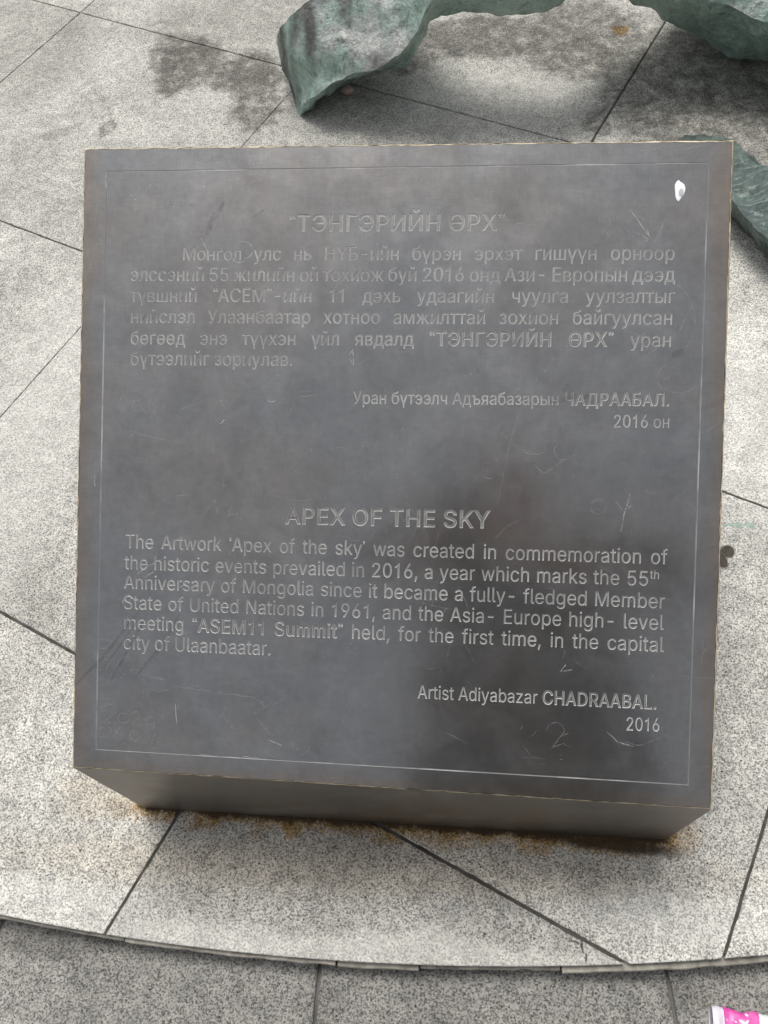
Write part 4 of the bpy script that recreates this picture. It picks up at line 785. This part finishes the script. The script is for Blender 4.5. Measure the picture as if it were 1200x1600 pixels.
def body():
    P, E = [], []
    def v(p, r, par=None):
        P.append((tuple(p), r)); i = len(P)-1
        if par is not None: E.append((par, i))
        return i
    pel = v((X0, -.60, .86), (.135, .10)); sp = v((X0, -.59, 1.02), (.125, .09), pel); ch = v((X0, -.55, 1.18), (.15, .10), sp); ut = v((X0, -.51, 1.27), (.09, .06), ch)
    nk = v((X0, -.47, 1.34), .052, ut); hb = v((X0-.03, -.43, 1.40), (.062, .07), nk); hm = v((X0-.03, -.405, 1.46), (.074, .092), hb); ht = v((X0-.03, -.415, 1.535), (.066, .082), hm); v((X0-.03, -.425, 1.575), (.035, .045), ht)
    for s in (-1, 1):
        sh = v((X0+s*.15, -.525, 1.235), .045, ut); el = v((X0+s*.31, -.42, 1.04), .042, sh)
        wr_p = pc+ux*(s*.062)-uy*.035+uz*.045; wr = v(wr_p, (.026, .02), el); pm = v(pc+ux*(s*.056)-uy*.005+uz*.024, (.028, .015), wr)
        for k, (o_, l_) in enumerate(((.030, .9), (.010, 1.0), (-.010, .95), (-.028, .8))):
            b0_ = pc+ux*(s*.047)+uy*(o_)+uz*.015; f0 = v(b0_, .0095, pm); f1 = v(pc+ux*(s*.043)+uy*(o_+.004)-uz*.0, .0085, f0); v(pc+ux*(s*(.043-.020*l_))+uy*(o_+.006)-uz*(-.0035), .0075, f1)
        t0 = v(pc+ux*(s*.044)-uy*.03+uz*.022, .011, pm); v(pc+ux*(s*.020)-uy*.018+uz*.020, .009, t0)
        hp = v((X0+s*.09, -.60, .80), .09, pel); kn = v((X0+s*.105, -.57, .44), .058, hp); an = v((X0+s*.11, -.61, .04), .04, kn); v((X0+s*.125, -.46, -STEP+.03), (.04, .022), an)
    return skin('body', P, E, M_SKIN)
bd = body()
# face: nose, mouth, eyes, ears
def ball(name, p, r, m, rot=None):
    bm = bmesh.new(); bmesh.ops.create_uvsphere(bm, u_segments=20, v_segments=12, radius=1)
    for w in bm.verts: w.co = lift(p)+Vector((w.co.x*r[0], w.co.y*r[1], w.co.z*r[2]))
    return pchild(from_bm(name, bm, m, who, True))
for s in (-1, 1):
    ball('eye', (X0-.03+s*.031, -.326, 1.462), (.012, .008, .008), plain('eye_white', (.7, .7, .7), .3)); ball('ear', (X0-.03+s*.078, -.42, 1.455), (.010, .022, .03), M_SKIN)
ball('nose', (X0-.03, -.312, 1.438), (.013, .018, .022), M_SKIN); ball('mouth', (X0-.03, -.328, 1.405), (.024, .008, .007), plain('lips', (.4, .17, .15), .5))
def clothes():
    V, F = [], []
    def tube(path):
        # path: centre, half width along x, half depth; rings stay square to the path
        b, n = len(V), 24
        for k, (c, rx, ry) in enumerate(path):
            c = lift(c); d = (lift(path[min(k+1, len(path)-1)][0])-lift(path[max(k-1, 0)][0])).normalized()
            ax = Vector((1, 0, 0))-d*d.x; ax.normalize(); ay = d.cross(ax)
            for q in range(n):
                a = 2*math.pi*q/n; w = 1+.02*math.sin(5*a+k*1.7); V.append(c+ax*rx*w*math.cos(a)+ay*ry*w*math.sin(a))
            if k:
                for q in range(n): F.append([b+(k-1)*n+q, b+(k-1)*n+(q+1) % n, b+k*n+(q+1) % n, b+k*n+q])
        F.append([b+q for q in range(n)][::-1]); F.append([b+(len(path)-1)*n+q for q in range(n)])
    tube([((X0, -.61, .66), .225, .15), ((X0, -.605, .85), .22, .15), ((X0, -.60, .97), .215, .145), ((X0, -.585, 1.08), .215, .145), ((X0, -.56, 1.18), .215, .14), ((X0, -.535, 1.25), .20, .12), ((X0, -.515, 1.295), .14, .09), ((X0, -.495, 1.33), .078, .07), ((X0, -.485, 1.355), .067, .063)])
    for s in (-1, 1):
        sh, el, wr = Vector((X0+s*.15, -.53, 1.235)), Vector((X0+s*.31, -.42, 1.04)), pc+ux*(s*.085)-uy*.045+uz*.09
        tube([(sh-Vector((s*.03, 0, -.012)), .06, .06), (sh, .086, .086), (sh.lerp(el, .25), .08, .07), (sh.lerp(el, .6), .066, .062), (sh.lerp(el, .92), .060, .058), (el.lerp(wr, .12), .056, .056), (el.lerp(wr, .5), .05, .048), (wr, .04, .038)])
    pchild(mesh('jacket', V, F, M_COAT, who, smooth=True))
    P, E = [], []
    def v(p, r, par=None):
        P.append((tuple(p), r)); i = len(P)-1
        if par is not None: E.append((par, i))
        return i
    pel = v((X0, -.60, .90), (.14, .10)); pe2 = v((X0, -.60, .80), (.15, .11), pel)
    for s in (-1, 1):
        hp = v((X0+s*.09, -.60, .74), .105, pe2); kn = v((X0+s*.105, -.57, .44), .075, hp); v((X0+s*.108, -.59, .22), .068, kn); v((X0+s*.11, -.61, .0), .062, len(P)-1)
    skin('trousers', P, E, M_JEANS)
    for s in (-1, 1):
        skin('shoe', [((X0+s*.11, -.64, -STEP+.05), .05), ((X0+s*.115, -.56, -STEP+.045), (.05, .045)), ((X0+s*.125, -.45, -STEP+.035), (.046, .033))], [(0, 1), (1, 2)], M_SHOE)
    skin('hair', [((X0-.03, -.46, 1.42), (.075, .06)), ((X0-.03, -.455, 1.50), (.086, .085)), ((X0-.03, -.43, 1.565), (.075, .07)), ((X0-.03, -.40, 1.59), (.05, .03))], [(0, 1), (1, 2), (2, 3)], M_HAIR)
clothes()
phone = tag(empty('phone', pc), 'black phone held up by the photographer, seen only in the dim reflection', 'phone')
bm = bmesh.new(); bmesh.ops.create_cube(bm, size=1)
for w in bm.verts: w.co = Vector((w.co.x*.076, w.co.y*.156, w.co.z*.0085))
bmesh.ops.bevel(bm, geom=[e for e in bm.edges if abs((e.verts[0].co-e.verts[1].co).z) > .004], offset=.011, segments=6, affect='EDGES', profile=.5)
o = from_bm('phone_case', bm, M_PHONE, phone); phone.rotation_euler = ROT
bm = bmesh.new(); bmesh.ops.create_cube(bm, size=1)
for w in bm.verts: w.co = Vector((.020+w.co.x*.028, .055+w.co.y*.030, -.0055+w.co.z*.003))
from_bm('camera_bump', bm, plain('dark_glass', (.02, .02, .022), .1), phone)
